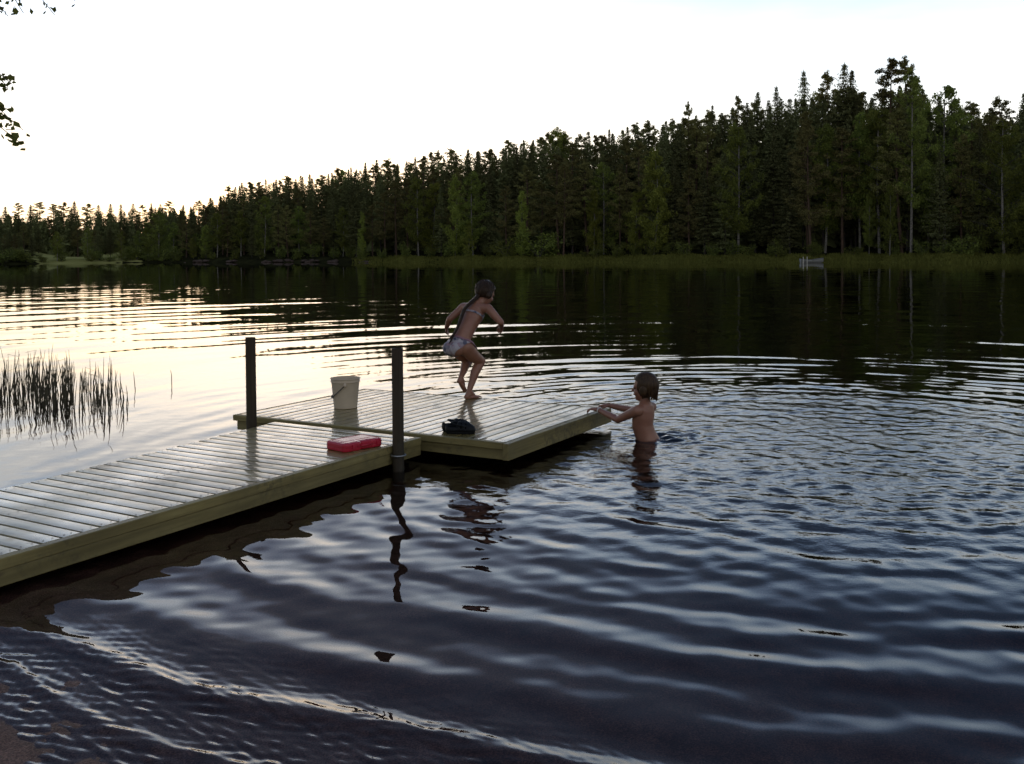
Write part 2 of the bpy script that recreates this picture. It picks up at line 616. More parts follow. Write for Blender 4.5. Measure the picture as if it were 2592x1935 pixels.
# the hay field in the bay
mead = t.ramp(t.noise(P, .12, 4), [(.4, (.26, .25, .075)), (.62, (.40, .37, .13))])
q = t.math('DIVIDE', sx.outputs[0], sx.outputs[1])
q = t.math('ADD', q, t.math('MULTIPLY', t.math('SUBTRACT', t.noise(P, .11, 4), .5), .10))
fm = t.math('MULTIPLY', t.math('LESS_THAN', q, -.395), t.math('GREATER_THAN', sx.outputs[1], 150))
fm = t.math('MULTIPLY', fm, t.math('GREATER_THAN', q, -.494))
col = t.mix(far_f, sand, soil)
col = t.mix(fm, col, mead)
wetz = t.ramp(t.math('MULTIPLY', sx.outputs[2], 4.0), [(.0, (.55,) * 3), (.3, (.95,) * 3)])
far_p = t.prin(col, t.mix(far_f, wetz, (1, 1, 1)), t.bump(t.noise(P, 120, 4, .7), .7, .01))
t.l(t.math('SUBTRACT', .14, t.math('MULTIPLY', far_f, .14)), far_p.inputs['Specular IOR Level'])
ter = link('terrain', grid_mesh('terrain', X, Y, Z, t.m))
tag(ter, 'dark wet sand beach and lake bed rising to wooded far shore', 'ground', kind='structure')

# ------------------------------------------------------------------ water
C1 = at(1740 * .46272, 955 * .46272)[:2]
a0 = np.radians(np.linspace(-72, -38, 70)); a1 = np.radians(np.linspace(-37.9, 37.9, 900)); a2 = np.radians(np.linspace(38, 72, 70))
az = np.concatenate([a0, a1, a2])
rr = np.concatenate([np.geomspace(1.1, 60, 980), np.geomspace(60.4, 420, 240)])
A_, R_ = np.meshgrid(az, rr)
X = R_ * np.sin(A_); Y = R_ * np.cos(A_)
wr = np.random.default_rng(21)


def smooth(x, a, b):
    q = np.clip((x - a) / (b - a), 0, 1)
    return q * q * (3 - 2 * q)


TH = math.radians(60.3)
AV = np.array([math.cos(TH), math.sin(TH)])      # along the walkway, away from the shore
BV = np.array([math.sin(TH), -math.cos(TH)])     # across it, to the right
DZ = 0.16
NC = at(1085 * .46272, 958 * .46272, DZ)[:2]     # near corner of the raft


def ab(a, b): return NC + AV * a + BV * b


def waves(X, Y):
    Zw = np.zeros_like(X)
    rc = np.hypot(X - C1[0], Y - C1[1])
    rcam = np.hypot(X, Y)
    # sheltered water behind the walkway and raft
    la = (X - NC[0]) * AV[0] + (Y - NC[1]) * AV[1]
    lb = (X - NC[0]) * BV[0] + (Y - NC[1]) * BV[1]
    calm = 1 - .72 * smooth(-lb, 1.6, 3.2) * (1 - smooth(Y, 11, 19))
    far = 1 - .93 * smooth(rcam, 26, 75)
    s1 = (X - S0[0]) * snor[0] + (Y - S0[1]) * snor[1]
    shal = smooth(s1, -.1, 1.0)
    # spreading rings: several wave trains from round about where the swimmers splash
    comps = []
    for i in range(16):                                   # short rings, near
        lam = wr.uniform(.20, .42)
        comps.append((lam, wr.uniform(.014, .023), 2.4, 7, .85))
    for i in range(12):                                   # fine rings close in
        lam = wr.uniform(.13, .25)
        comps.append((lam, wr.uniform(.010, .017), 1.2, 6.2, .7))
    for i in range(9):                                    # middle rings
        lam = wr.uniform(.50, 1.0)
        comps.append((lam, wr.uniform(.009, .015), 5.0, 15, .9))
    for i in range(9):                                    # long outer rings
        lam = wr.uniform(1.1, 2.6)
        comps.append((lam, wr.uniform(.0045, .0085), 9, 60, 1.4))
    for lam, sl, r0, r1, spread in comps:
        cx, cy = C1 + wr.normal(0, spread, 2)
        r = np.hypot(X - cx, Y - cy)
        k = 2 * PI / lam
        th = np.arctan2(Y - cy, X - cx)
        wob = .35 * np.sin(3 * th + wr.uniform(0, 6)) + .25 * np.sin(7 * th + wr.uniform(0, 6)) + .2 * np.sin(13 * th + wr.uniform(0, 6))
        env = smooth(r, r0 * .45, r0) * (1 - smooth(r, r1 * .6, r1 * 1.25))
        mod = .55 + .45 * np.sin(r * 2 * PI / (lam * 4.7) + 2 * th + wr.uniform(0, 6)) + .45 * np.sin(9 * th + wr.uniform(0, 6) + r * .9) * np.sin(5 * th - r * .5 + wr.uniform(0, 6))
        Zw += sl / k * np.cos(k * r + wob * 1.6 + wr.uniform(0, 6)) * env * mod * shal
    Zw *= calm * far
    # chop inside the rings
    chop = np.zeros_like(X)
    for i in range(44):
        lam = wr.uniform(.10, .22); th = wr.uniform(0, 2 * PI); k = 2 * PI / lam
        chop += wr.uniform(.4, 1) * lam * np.cos(k * (X * math.cos(th) + Y * math.sin(th)) + wr.uniform(0, 6) + 1.3 * np.sin(X * 2.1 + i) + 1.1 * np.sin(Y * 1.9 + i * 2))
    Zw += chop * (.0017 * (1 - smooth(rc, 2.0, 3.9)) * (.45 + .55 * smooth(la, -.9, .4)) + .0007 * (1 - smooth(rcam, 9, 14)) * calm * shal)
    kc = at(1440 * .46272, 945 * .46272)[:2]                # churned water behind the standing child
    rk = np.hypot(X - kc[0], (Y - kc[1]) * 1.3)
    Zw += chop * .010 * (1 - smooth(rk, .10, .42)) + .010 * np.cos(rk * 2 * PI / .16) * np.exp(-(rk / .28) ** 2)
    # slow random swell everywhere
    for i in range(16):
        lam = wr.uniform(.5, 1.7); th = wr.uniform(0, 2 * PI); k = 2 * PI / lam
        Zw += .0022 / k * np.cos(k * (X * math.cos(th) + Y * math.sin(th)) + wr.uniform(0, 6)) * far * (.45 + .55 * calm) * shal
    for i in range(10):                                    # very low far ripples, crests across the view
        lam = wr.uniform(1.2, 4.0); th = PI / 2 + wr.normal(0, .35); k = 2 * PI / lam
        Zw += .0022 / k * np.cos(k * (X * math.cos(th) + Y * math.sin(th)) + wr.uniform(0, 6)) * (1 - .8 * smooth(rcam, 70, 140)) * smooth(rcam, 6, 20)
    # small waves running up the beach
    t1 = (X - S0[0]) * sdir[0] + (Y - S0[1]) * sdir[1]
    sb = s1 + .06 * np.sin(t1 * 1.7) + .03 * np.sin(t1 * 4.1)
    run = np.zeros_like(X)
    for c, wd, am in ((.16, .035, .006), (.42, .07, .012), (.80, .12, .009), (1.3, .16, .007)):
        u = (sb - c - .10 * t1 * (c > .3)) / wd
        run += am * np.exp(-u * u) * (1 - .5 * np.tanh(u))
    fine = np.zeros_like(X)
    for i in range(16):
        lam = wr.uniform(.030, .07); th = math.atan2(snor[1], snor[0]) + wr.normal(0, .5); k = 2 * PI / lam
        fine += np.cos(k * (X * math.cos(th) + Y * math.sin(th)) + wr.uniform(0, 6) + 2 * np.sin(t1 * 6 + i))
    Zw += run * (1 - smooth(rcam, 3.8, 6)) + fine * .00034 * (1 - smooth(s1, .25, .85)) * (1 - smooth(rcam, 3.4, 5))
    return Zw


Z = waves(X, Y)
t = NT('lake_water')
P = geo_pos(t)
ca = t.n('ShaderNodeAttribute', attribute_name='chop')
nh = t.math('MULTIPLY', t.math('ADD', t.noise(t.scale(P, (1, 1, 0)), 9, 3, .55), t.math('MULTIPLY', t.noise(t.scale(P, (1, 1.3, 0)), 22, 2, .5), .35)), ca.outputs['Fac'])
nb = t.bump(nh, 1.0, .0048)
fr = t.n('ShaderNodeFresnel'); fr.inputs['IOR'].default_value = 1.333; t.l(nb, fr.inputs['Normal'])
gl = t.n('ShaderNodeBsdfGlossy'); gl.inputs['Roughness'].default_value = .015; t.l(nb, gl.inputs['Normal'])
gl.inputs['Color'].default_value = (1, 1, 1, 1)
tr = t.n('ShaderNodeBsdfRefraction'); tr.inputs['Color'].default_value = (1, 1, 1, 1); tr.inputs['IOR'].default_value = 1.333; tr.inputs['Roughness'].default_value = 0.0; t.l(nb, tr.inputs['Normal'])
mx = t.n('ShaderNodeMixShader')
t.l(fr.outputs[0], mx.inputs[0]); t.l(tr.outputs[0], mx.inputs[1]); t.l(gl.outputs[0], mx.inputs[2])
t.l(mx.outputs[0], t.out.inputs['Surface'])
va = t.n('ShaderNodeVolumeAbsorption'); va.inputs['Color'].default_value = (.52, .30, .16, 1); va.inputs['Density'].default_value = 4.6
t.l(va.outputs[0], t.out.inputs['Volume'])
wme = grid_mesh('water', X, Y, Z, t.m)
ch_ = .08 * (1 - smooth(np.hypot(X, Y), 8, 16)) + .92 * (1 - smooth(np.hypot(X - C1[0], Y - C1[1]), 1.7, 3.6))
ch_ *= smooth((X - NC[0]) * AV[0] + (Y - NC[1]) * AV[1], -2.4, .2) * .8 + .2
at2 = wme.attributes.new('chop', 'FLOAT', 'POINT'); at2.data.foreach_set('value', ch_.astype(np.float32).ravel())
lake = link('water', wme)
tag(lake, 'dark rippled lake water with rings spreading from the swimmers', 'water', kind='structure')

# ------------------------------------------------------------------ trees across the lake
def qdirs(n, rg):
    v = rg.normal(0, 1, (n, 3))
    return v / np.linalg.norm(v, axis=1)[:, None]


def spruce_meshes(seed, h=20.0, slim=1.0):
    rg = np.random.default_rng(seed)
    tr = MB()
    zz = np.linspace(0, h * .985, 9)
    bend = rg.normal(0, .12, 2)
    P = np.stack([bend[0] * np.sin(zz / h * 2.2), bend[1] * np.sin(zz / h * 2.5), zz], 1)
    tr.tube(P, .17 * (1 - zz / h) ** .85 + .012, 7)
    cr = MB()
    z = h * rg.uniform(.07, .18)
    z0 = z
    C = []; A = []; B = []
    Lmax = h * rg.uniform(.145, .185) * slim
    while z < h * .99:
        u = (z - z0) / (h - z0)
        prof = (1 - u) ** .76 * (.60 + .40 * min(1, u * 5))
        qs = .45 + .55 * min(1, (1 - u) * 4)
        nb = int(rg.integers(5, 9))
        a0 = rg.uniform(0, 6.28)
        for b in range(nb):
            L = Lmax * prof * rg.uniform(.62, 1.18) + .07
            if rg.random() < .07: L *= .45
            az_ = a0 + b * 2 * PI / nb + rg.normal(0, .25)
            d = np.array([math.cos(az_), math.sin(az_), 0])
            side = np.array([-d[1], d[0], 0])
            droop = rg.uniform(.25, .55) * (1.1 - .9 * u)
            m = max(4, int(L / .15))
            s = np.linspace(.12, 1, m)
            for q in s:
                p = d * L * q + np.array([0, 0, z - droop * L * q + .22 * L * q ** 3])
                wd = .34 * (1.12 - q) * min(L, 1.6) + .07
                for e in range(3):
                    off = side * rg.uniform(-wd, wd) + np.array([0, 0, rg.uniform(-.16, .05)])
                    C.append(p + off)
                    a = d * rg.uniform(.08, .16) * qs + side * rg.normal(0, .07) * qs + np.array([0, 0, -rg.uniform(.02, .15)])
                    A.append(a)
                    B.append((side * rg.uniform(.035, .08) + np.array([0, 0, rg.normal(0, .05)])) * qs)
        z += rg.uniform(.26, .46) * (.7 + .5 * (1 - u))
    C.append(np.array([0, 0, h * .985])); A.append(np.array([0, 0, .3])); B.append(np.array([.05, 0, 0]))
    cr.quads(np.array(C), np.array(A), np.array(B))
    return tr.mesh('trunk', M['spruce_bark'], True), cr.mesh('crown', M['spruce'])


def clumps(cr, cen, rad, n, size, rg, flat=.6, hang=0.0):
    d = qdirs(n, rg) * (rg.random(n) ** .45)[:, None]
    C = cen + d * np.array([rad, rad, rad * flat])
    A = qdirs(n, rg) * (size * rg.uniform(.6, 1.25, n))[:, None]
    A[:, 2] -= hang * size
    B = np.cross(A, qdirs(n, rg))
    B = B / (np.linalg.norm(B, axis=1)[:, None] + 1e-9) * (size * .5 * rg.uniform(.6, 1.2, n))[:, None]
    cr.quads(C, A, B)


def pine_meshes(seed, h=20.0, low=.42):
    rg = np.random.default_rng(seed)
    tr = MB()
    zz = np.linspace(0, h * .97, 10)
    b = rg.normal(0, .35, 2)
    P = np.stack([b[0] * np.sin(zz / h * 2.4), b[1] * np.sin(zz / h * 3.1), zz], 1)
    tr.tube(P, .19 * (1 - zz / h) ** .7 + .015, 7)
    cr = MB()
    nb = 54
    for i in range(nb):
        u = ((i + rg.random()) / nb)
        z = h * (low + (1 - low) * u)
        L = h * .145 * (math.sin(PI * min(1, .20 + .80 * u ** .9)) ** .75 * .95 + .07) * rg.uniform(.55, 1.2)
        az_ = rg.uniform(0, 6.28)
        d = np.array([math.cos(az_), math.sin(az_), 0])
        x = np.interp(z, zz, P[:, 0]); y = np.interp(z, zz, P[:, 1])
        base = np.array([x, y, z - .25 * L])
        end = base + d * L + np.array([0, 0, L * rg.uniform(.05, .45)])
        tr.tube(np.array([base, (base + end) / 2 + [0, 0, -.05 * L], end]), [.045, .03, .012], 4, False)
        for q in (.5, .78, 1.0):
            clumps(cr, base + (end - base) * q + rg.normal(0, .15, 3), rg.uniform(.38, .75) * (.7 + .5 * (1 - u)), int(rg.integers(44, 68)), .135, rg, .66)
    clumps(cr, np.array([P[-1, 0], P[-1, 1], h * .965]), .42, 60, .13, rg, 1.3)
    for i in range(9):                                    # bare dead limbs
        z = h * rg.uniform(.15, low)
        az_ = rg.uniform(0, 6.28); L = rg.uniform(.5, 1.5)
        x = np.interp(z, zz, P[:, 0]); y = np.interp(z, zz, P[:, 1])
        tr.tube(np.array([[x, y, z], [x + math.cos(az_) * L, y + math.sin(az_) * L, z - .2 * L]]), [.03, .008], 4, False)
    return tr.mesh('trunk', M['pine_bark'], True), cr.mesh('crown', M['pine'])


def birch_meshes(seed, h=16.0, low=.22, wid=.17, dens=1.0, leaf='birch', size=.15, rad=.13, lean=0.0):
    rg = np.random.default_rng(seed)
    tr = MB()
    zz = np.linspace(0, h * .97, 10)
    b = rg.normal(0, .25, 2)
    P = np.stack([lean * zz + b[0] * np.sin(zz / h * 3), b[1] * np.sin(zz / h * 2.6), zz], 1)
    tr.tube(P, rad * (1 - zz / h) ** .75 + .012, 7)
    cr = MB()
    nb = int(48 * dens)
    for i in range(nb):
        u = (i + rg.random()) / nb
        z = h * (low + (.99 - low) * u)
        L = h * wid * (math.sin(PI * (.16 + .84 * u) ** 1.0) ** .8 * .95 + .06) * rg.uniform(.5, 1.25)
        az_ = rg.uniform(0, 6.28)
        d = np.array([math.cos(az_), math.sin(az_), 0])
        x = np.interp(z, zz, P[:, 0]); y = np.interp(z, zz, P[:, 1])
        base = np.array([x, y, z - .55 * L])
        base[2] = max(base[2], h * low * .7)
        end = np.array([x, y, z]) + d * L + np.array([0, 0, rg.uniform(-.15, .2) * L])
        tr.tube(np.array([base, base * .45 + end * .55 + [0, 0, .12 * L], end]), [.04, .025, .008], 4, False, mi=1)
        for q in (.3, .5, .68, .85, 1.0):
            c = base + (end - base) * q + rg.normal(0, .25, 3) + [0, 0, -.15]
            clumps(cr, c, rg.uniform(.35, .75) * (.55 + .45 * (1 - u)), int(rg.integers(34, 52)), size * .8, rg, 1.15, .5)
    return tr.mesh('trunk', [M['birch_bark'], M['grey_bark']], True), cr.mesh('crown', M[leaf])


def bush_meshes(seed, leaf='bush'):
    rg = np.random.default_rng(seed)
    cr = MB(); tr = MB()
    for i in range(8):
        az_ = rg.uniform(0, 6.28); L = rg.uniform(.5, 1.3); hh = rg.uniform(.9, 2.4)
        e = np.array([math.cos(az_) * L, math.sin(az_) * L, hh])
        tr.tube(np.array([[0, 0, 0], e * [.35, .35, .55], e]), [.035, .022, .008], 4, False)
        for q in (.4, .65, .85, 1.0):
            clumps(cr, e * q + rg.normal(0, .2, 3), rg.uniform(.35, .6), 28, .12, rg, 1.0, .2)
    return tr.mesh('stem', M['grey_bark'], True), cr.mesh('foliage', M[leaf])


SPR = [spruce_meshes(100 + i, 20, [1, .85, 1.15, .95, 1.05][i]) for i in range(5)]
PIN = [pine_meshes(200 + i, 20, [.30, .42, .24, .36][i]) for i in range(4)]
BIR = [birch_meshes(300 + i, 16, [.22, .15, .3][i], [.17, .20, .15][i]) for i in range(3)]
YNG = [birch_meshes(330 + i, 12, .10, [.13, .16, .11][i], .75, 'young', .15, .06, [.0, .05, -.04][i]) for i in range(3)]
BSH = [bush_meshes(360 + i) for i in range(3)]

treg = np.random.default_rng(5)


def put_tree(name, pair, x, y, hgt, h0, label, cat='tree', group=None, wide=1.0, z=None, names=('trunk', 'crown')):
    zb = (lz(x, y) if z is None else z) - .06
    r = empty(name, (x, y, zb), treg.uniform(0, 6.28))
    s = hgt / h0
    r.scale = (s * wide, s * wide, s)
    tag(r, label, cat, group)
    for nm, me in zip(names, pair): link(nm, me, r)
    return r


def shore_pt(px, off):
    """a point on the far bank, off metres behind the waterline"""
    d0 = ray(px, HOR)[:2]
    u = d0 / np.linalg.norm(d0)
    p = u * 100
    D = float(far_dist(np.array([p[0]]), np.array([p[1]]))[0])
    return u * (D + off)


def top_height(px, py, x, y):
    """tree height so that its tip stands at image row py"""
    d = ray(px, py)
    Y = y
    return H + d[2] / d[1] * Y - lz(x, y)


KX = 1024 / 2213.0
SKY_X = np.array([-600, 0, 150, 330, 350, 400, 440, 490, 540, 600, 640, 700, 735, 790, 820, 870, 940, 1000, 1060, 1105, 1150, 1195, 1230, 1280, 1330, 1400, 1440, 1540, 1590, 1640, 1680, 1735, 1780, 1825, 1880, 1930, 1985, 2045, 2090, 2145, 2180, 2213, 2400, 2900]) * KX
SKY_Y = np.array([452, 446, 441, 446, 444, 438, 431, 403, 387, 381, 374, 371, 362, 348, 338, 343, 327, 314, 318, 294, 286, 272, 288, 276, 274, 258, 250, 238, 224, 214, 206, 196, 190, 178, 196, 170, 176, 205, 226, 228, 243, 205, 190, 180]) * KX

Z6 = lambda zx, zy: ((1700 + zx * .4031) * .39506, (120 + zy * .4031) * .39506)
Z5 = lambda zx, zy: ((900 + zx * .3841) * .39506, (350 + zy * .3841) * .39506)
Z4 = lambda zx, zy: ((zx * .4067) * .39506, (500 + zy * .4067) * .39506)

occupied = []


def special(kind, pxpy, off, label, wide=1.0, group=None, var=0):
    px, py = pxpy
    x, y = shore_pt(px, off)
    hgt = top_height(px, py, x, y)
    src, h0, nm = {'spruce': (SPR, 20, 'spruce_tree'), 'pine': (PIN, 20, 'pine_tree'), 'birch': (BIR, 16, 'birch_tree'), 'young': (YNG, 12, 'birch_sapling')}[kind]
    occupied.append((x, y))
    return put_tree(nm, src[var % len(src)], x, y, hgt, h0, label, 'tree', group, wide)


# --- trees one can point at, right to left
BIGB = [birch_meshes(390, 22, .30, .115, .9, 'birch', .15, .15)]
x, y = shore_pt(911, 6); hg = top_height(918, 66, x, y); occupied.append((x, y))
put_tree('birch_tree', BIGB[0], x, y, hg, 22, 'tallest birch, with a long white trunk above the grassy far bank', 'tree')
special('birch', (1004, 118), 5, 'broad light green birch at the right end of the far shore', 1.25, var=1)
special('birch', (1030, 135), 6, 'green birch half cut off by the right border of the photo', 1.1, var=0)
special('birch', Z6(1370, 860), 4, 'slim birch with a thin pale stem just left of the tallest birch', .75, var=2)
special('birch', Z6(1240, 930), 4, 'small thin birch second to the left of the tallest birch', .7, var=0)
special('pine', Z6(875, 455), 6, 'yellowish pine with a straight bare trunk right above the moored boat', 1.0, var=2)
special('spruce', Z6(828, 132), 20, 'dark spruce with a sharp spire left of the airy round pine top', .95, var=1)
special('pine', Z6(955, 158), 26, 'airy pine top of pale needles between two dark spires', .75, var=1)
special('spruce', Z6(1083, 85), 18, 'tall broad spruce with a double tip left of the tallest birch', 1.1, var=2)
special('spruce', Z6(1130, 135), 19, 'spruce tip leaning close on the right of the tall broad spruce', 1.1, var=0)
special('pine', Z6(1380, 68), 18, 'very tall loose pine crown directly left of the birch top', 1.05, var=0)
special('pine', Z6(1458, 72), 20, 'narrow pine tip touching the top of the tallest birch', .8, var=3)
special('birch', Z6(1715, 225), 16, 'pale see-through birch crown right of the tallest birch', 1.15, var=1)
special('pine', Z6(1890, 345), 18, 'round topped pine between the pale birch crown and a flat pine', 1.2, var=3)
special('pine', Z6(2025, 318), 20, 'flat layered pine top standing free against the sky near right', 1.05, var=1)
special('spruce', Z6(2205, 280), 12, 'dark spruce rising at the far right end of the skyline', 1.0, var=0)
special('spruce', Z6(657, 230), 20, 'slender spruce spire right of a notch of open sky', .85, var=1)
special('spruce', Z6(542, 270), 20, 'pointed spruce on the left side of the notch of open sky', .95, var=3)
special('spruce', Z6(475, 335), 22, 'short spruce tip tucked left of the notch spruce', .9, var=4)
special('pine', Z6(405, 308), 22, 'bushy pointed pine over the middle of the right forest', .8, var=2)
special('spruce', Z6(258, 350), 22, 'thin spruce tip left of the bushy pointed pine', .75, var=1)
special('pine', Z6(105, 350), 24, 'lone lollipop pine tip sticking out of the even skyline', .5, var=3)
special('young', Z5(1965, 85), 7, 'tallest bright yellow green birch shining in the dark forest', 1.2, var=0)
special('young', Z5(1840, 345), 5, 'bright green birch just left of the tallest shining birch', 1.1, var=1)
special('young', Z5(1570, 340), 4, 'green birch with a curved leaning stem right of the reddish pine', 1.0, var=2)
special('pine', Z5(1370, 165), 5, 'pine with a reddish leaning trunk in the middle of the shore', 1.0, var=1)
special('young', Z5(1100, 345), 5, 'slim green birch between the two shining birches', .8, var=2)
special('young', Z5(655, 258), 6, 'column shaped yellow green birch behind the jumping child', 1.0, var=0)
special('young', Z5(740, 540), 5, 'low green sapling leaning out right of the column shaped birch', 1.0, var=1)
special('young', Z5(500, 290), 12, 'dull olive birch left of the column shaped birch', 1.15, var=1)
special('young', Z5(45, 490), 6, 'narrow light green sapling where the grass bank begins', .8, var=0)
special('young', Z4(1270, 190), 6, 'green sapling above the reddish shore stones', 1.0, var=0)
special('young', Z4(1205, 250), 5, 'low wide sapling left of the sapling above the stones', 1.3, var=1)
special('birch', Z4(985, 80), 5, 'big rounded green tree where the bay meets the point', 1.6, var=1)
special('birch', Z4(920, 180), 4, 'rounded green tree leaning over the inner bay', 1.4, var=0)
special('birch', Z4(355, 212), 3, 'lone dark green tree standing in the bright field', 1.35, var=2)
special('birch', Z4(548, 185), 3, 'leftmost slim tree of the row right of the bright field', 1.05, var=0)
special('spruce', Z4(612, 178), 6, 'grey green spruce second in the row right of the bright field', 1.2, var=4)
special('spruce', Z4(688, 180), 6, 'grey green spruce third in the row right of the bright field', 1.3, var=2)
special('birch', Z4(760, 205), 3, 'lighter tree at the right end of the row by the field', 1.1, var=1)

# --- the forest wall: rows of spruce and pine, edge birches
G = {'spruce': ('dark spruce packed into the forest wall across the lake', 'spruces of the far forest wall'),
     'pine': ('dark olive pine packed into the forest wall across the lake', 'pines of the far forest wall'),
     'birch': ('dull green birch among the conifers of the far shore', 'birches among the far conifers')}


def fits(x, y, r):
    for ox, oy in occupied:
        if (ox - x) ** 2 + (oy - y) ** 2 < r * r: return False
    return True


def forest_tree(px, off, top, kind, rmin, wx=1.0):
    x, y = shore_pt(px, off)
    if not fits(x, y, rmin): return
    hgt = top_height(px, top, x, y)
    hgt = min(max(hgt, 5.0), 32)
    occupied.append((x, y))
    src, h0, nm = {'spruce': (SPR, 20, 'spruce_tree'), 'pine': (PIN, 20, 'pine_tree'), 'birch': (BIR, 16, 'birch_tree')}[kind]
    wide = min(1.35, (15.0 / max(hgt, 9)) ** .35) * treg.uniform(.95, 1.35) * wx
    put_tree(nm, src[int(treg.integers(len(src)))], x, y, hgt, h0, G[kind][0], 'tree', G[kind][1], wide)


for row, (off, stp, lo, hi) in enumerate(((26, 2.2, -1, 7), (34, 2.4, 1, 9), (17, 2.5, 5, 24), (9, 2.7, 18, 60))):
    px = 152.0 + row * 4
    while px < 1062:
        D = np.interp(px, SHORE_PX, SHORE_D)
        base_y = HOR
        top = np.interp(px, SKY_X, SKY_Y)
        span = base_y - top
        k = span / 190.0
        tp = top + (treg.uniform(lo, hi) * (.45 + .75 * k) if row else treg.uniform(0, 1) ** 1.4 * 10 * (.5 + .6 * k))
        r_ = treg.random()
        kind = 'spruce' if r_ < .62 else ('pine' if r_ < .96 else 'birch')
        if row == 3: kind = 'spruce' if r_ < .36 else ('pine' if r_ < .72 else 'birch')
        if px < 180 and row == 3: kind = 'birch'
        forest_tree(px, off + treg.uniform(-3, 3), tp, kind, 1.25)
        px += stp * treg.uniform(.75, 1.25) / D * F * (.9 if row else .8)

# ridge of small trees beyond the field
G['spruce'] = ('small distant spruce on the low ridge beyond the bay', 'spruces of the distant ridge')
G['pine'] = ('small distant pine on the low ridge beyond the bay', 'pines of the distant ridge')
G['birch'] = ('dim distant birch on the low ridge beyond the bay', 'birches of the distant ridge')
for off, stp, lo, hi in ((92, 3.8, -4, 0), (72, 4.4, 3, 14), (60, 5.4, 18, 30)):
    px = -120.0
    while px < 178:
        top = np.interp(px, SKY_X, SKY_Y)
        r_ = treg.random()
        kind = 'pine' if r_ < .45 else ('spruce' if r_ < .85 else 'birch')
        forest_tree(px, off + treg.uniform(-4, 4), top + treg.uniform(lo, hi), kind, 1.6, 1.35)
        px += stp * treg.uniform(.75, 1.25) / 325 * F
# the dark point at the left border
G['spruce'] = ('dark spruce on the wooded point at the left border', 'spruces of the left point')
G['pine'] = ('dark pine on the wooded point at the left border', 'pines of the left point')
for i in range(12):
    forest_tree(-30 + i * 5.6 + treg.uniform(-1.5, 1.5), 4 + treg.uniform(0, 12), treg.uniform(226, 238) + i * .4, 'spruce' if i % 2 else 'pine', 1.0)

# --- the dark inside of the forest: one mass behind the trees that stand out
bk = MB()
brg = np.random.default_rng(77)
for i in range(740):
    if i < 440:
        px = brg.uniform(165, 1120); off = brg.uniform(20, 46)
    else:
        px = brg.uniform(-420, 185); off = brg.uniform(66, 108)
    x, y = shore_pt(px, off)
    top = np.interp(px, SKY_X, SKY_Y) + brg.uniform(5, 18)
    hgt = max(4, top_height(px, top, x, y)); zb = lz(x, y)
    n = 330
    u = brg.random(n) ** 1.1
    rad = (1 - u) ** .8 * hgt * .15 + .3
    a = brg.uniform(0, 6.28, n); q = np.sqrt(brg.random(n))
    C = np.stack([x + rad * q * np.cos(a), y + rad * q * np.sin(a), zb + hgt * (.03 + .96 * u)], 1)
    Aq = qdirs(n, brg) * (brg.uniform(.14, .26, n) + 1.0 * (1 - u) ** 1.5)[:, None]
    Bq = np.cross(Aq, qdirs(n, brg)) * .8
    bk.quads(C, Aq, Bq)
fo = bk.build('forest', M['spruce'])
tag(fo, 'dark closed mass of conifers deep inside the far forest', 'forest', kind='stuff')

# --- undergrowth bushes along the bank
bl = 'low green bush at the foot of the far forest'
for i in range(46):
    px = 180 + i * 19.0 + treg.uniform(-8, 8)
    if px > 1040: break
    x, y = shore_pt(px, treg.uniform(3.0, 6.5))
    put_tree('bush', BSH[i % 3], x, y, treg.uniform(1.4, 3.0), 2.6, bl, 'bush', 'bushes along the far bank', treg.uniform(1.0, 1.6), names=('stem', 'foliage'))
for px, py, wd, lb in ((539, 245, 1.5, 'large pale green willow bush in the middle of the bank'), (505, 249, 1.2, 'pale bush left of the large willow bush'), (137, 249, 1.6, 'light round bush at the right end of the field')):
    x, y = shore_pt(px, 4)
    hgt = max(1.5, top_height(px, py - 14 if px > 200 else py - 5, x, y))
    me = bush_meshes(int(px), 'birch')
    put_tree('bush', me, x, y, hgt, 2.6, lb, 'bush', None, wd, names=('stem', 'foliage'))

for i in range(17):
    px = -6 + i * 11.5 + treg.uniform(-5, 5)
    if 42 < px < 54 or 66 < px < 84: continue
    x, y = shore_pt(px, treg.uniform(1.5, 4.5))
    put_tree('bush', BSH[i % 3], x, y, treg.uniform(1.5, 3.6), 2.6, 'dark bush on the waterline of the left bay', 'bush', 'bushes round the left bay', treg.uniform(1.2, 2.2), names=('stem', 'foliage'))

# --- sedge along the grassy bank
sg = MB()
n = 26000
px = brg.uniform(352, 1075, n)
off = brg.uniform(-2.4, 5.0, n)
keep = brg.random(n) < np.clip((px - 340) / 60, .1, 1)
px, off = px[keep], off[keep]
n = len(px)
dx = (px - 512) / F; u = np.stack([dx, np.ones(n)], 1); u /= np.linalg.norm(u, axis=1)[:, None]
D = far_dist(u[:, 0] * 100, u[:, 1] * 100)
pos = u * (D + off)[:, None]
zb = np.maximum(land_z(pos[:, 0], pos[:, 1]), -.3)
hh = brg.uniform(.40, .75, n) * (.75 + .25 * np.sin(px * .09) * np.sin(px * .023 + 1))
C = np.stack([pos[:, 0], pos[:, 1], zb + hh / 2], 1)
A = np.stack([brg.normal(0, .10, n), brg.normal(0, .10, n), hh / 2], 1)
B = np.stack([brg.uniform(.03, .07, n), brg.normal(0, .03, n), np.zeros(n)], 1)
sg.quads(C, A, B)
tag(sg.build('grass', M['sedge']), 'strip of yellow green sedge along the far waterline', 'grass', kind='stuff')

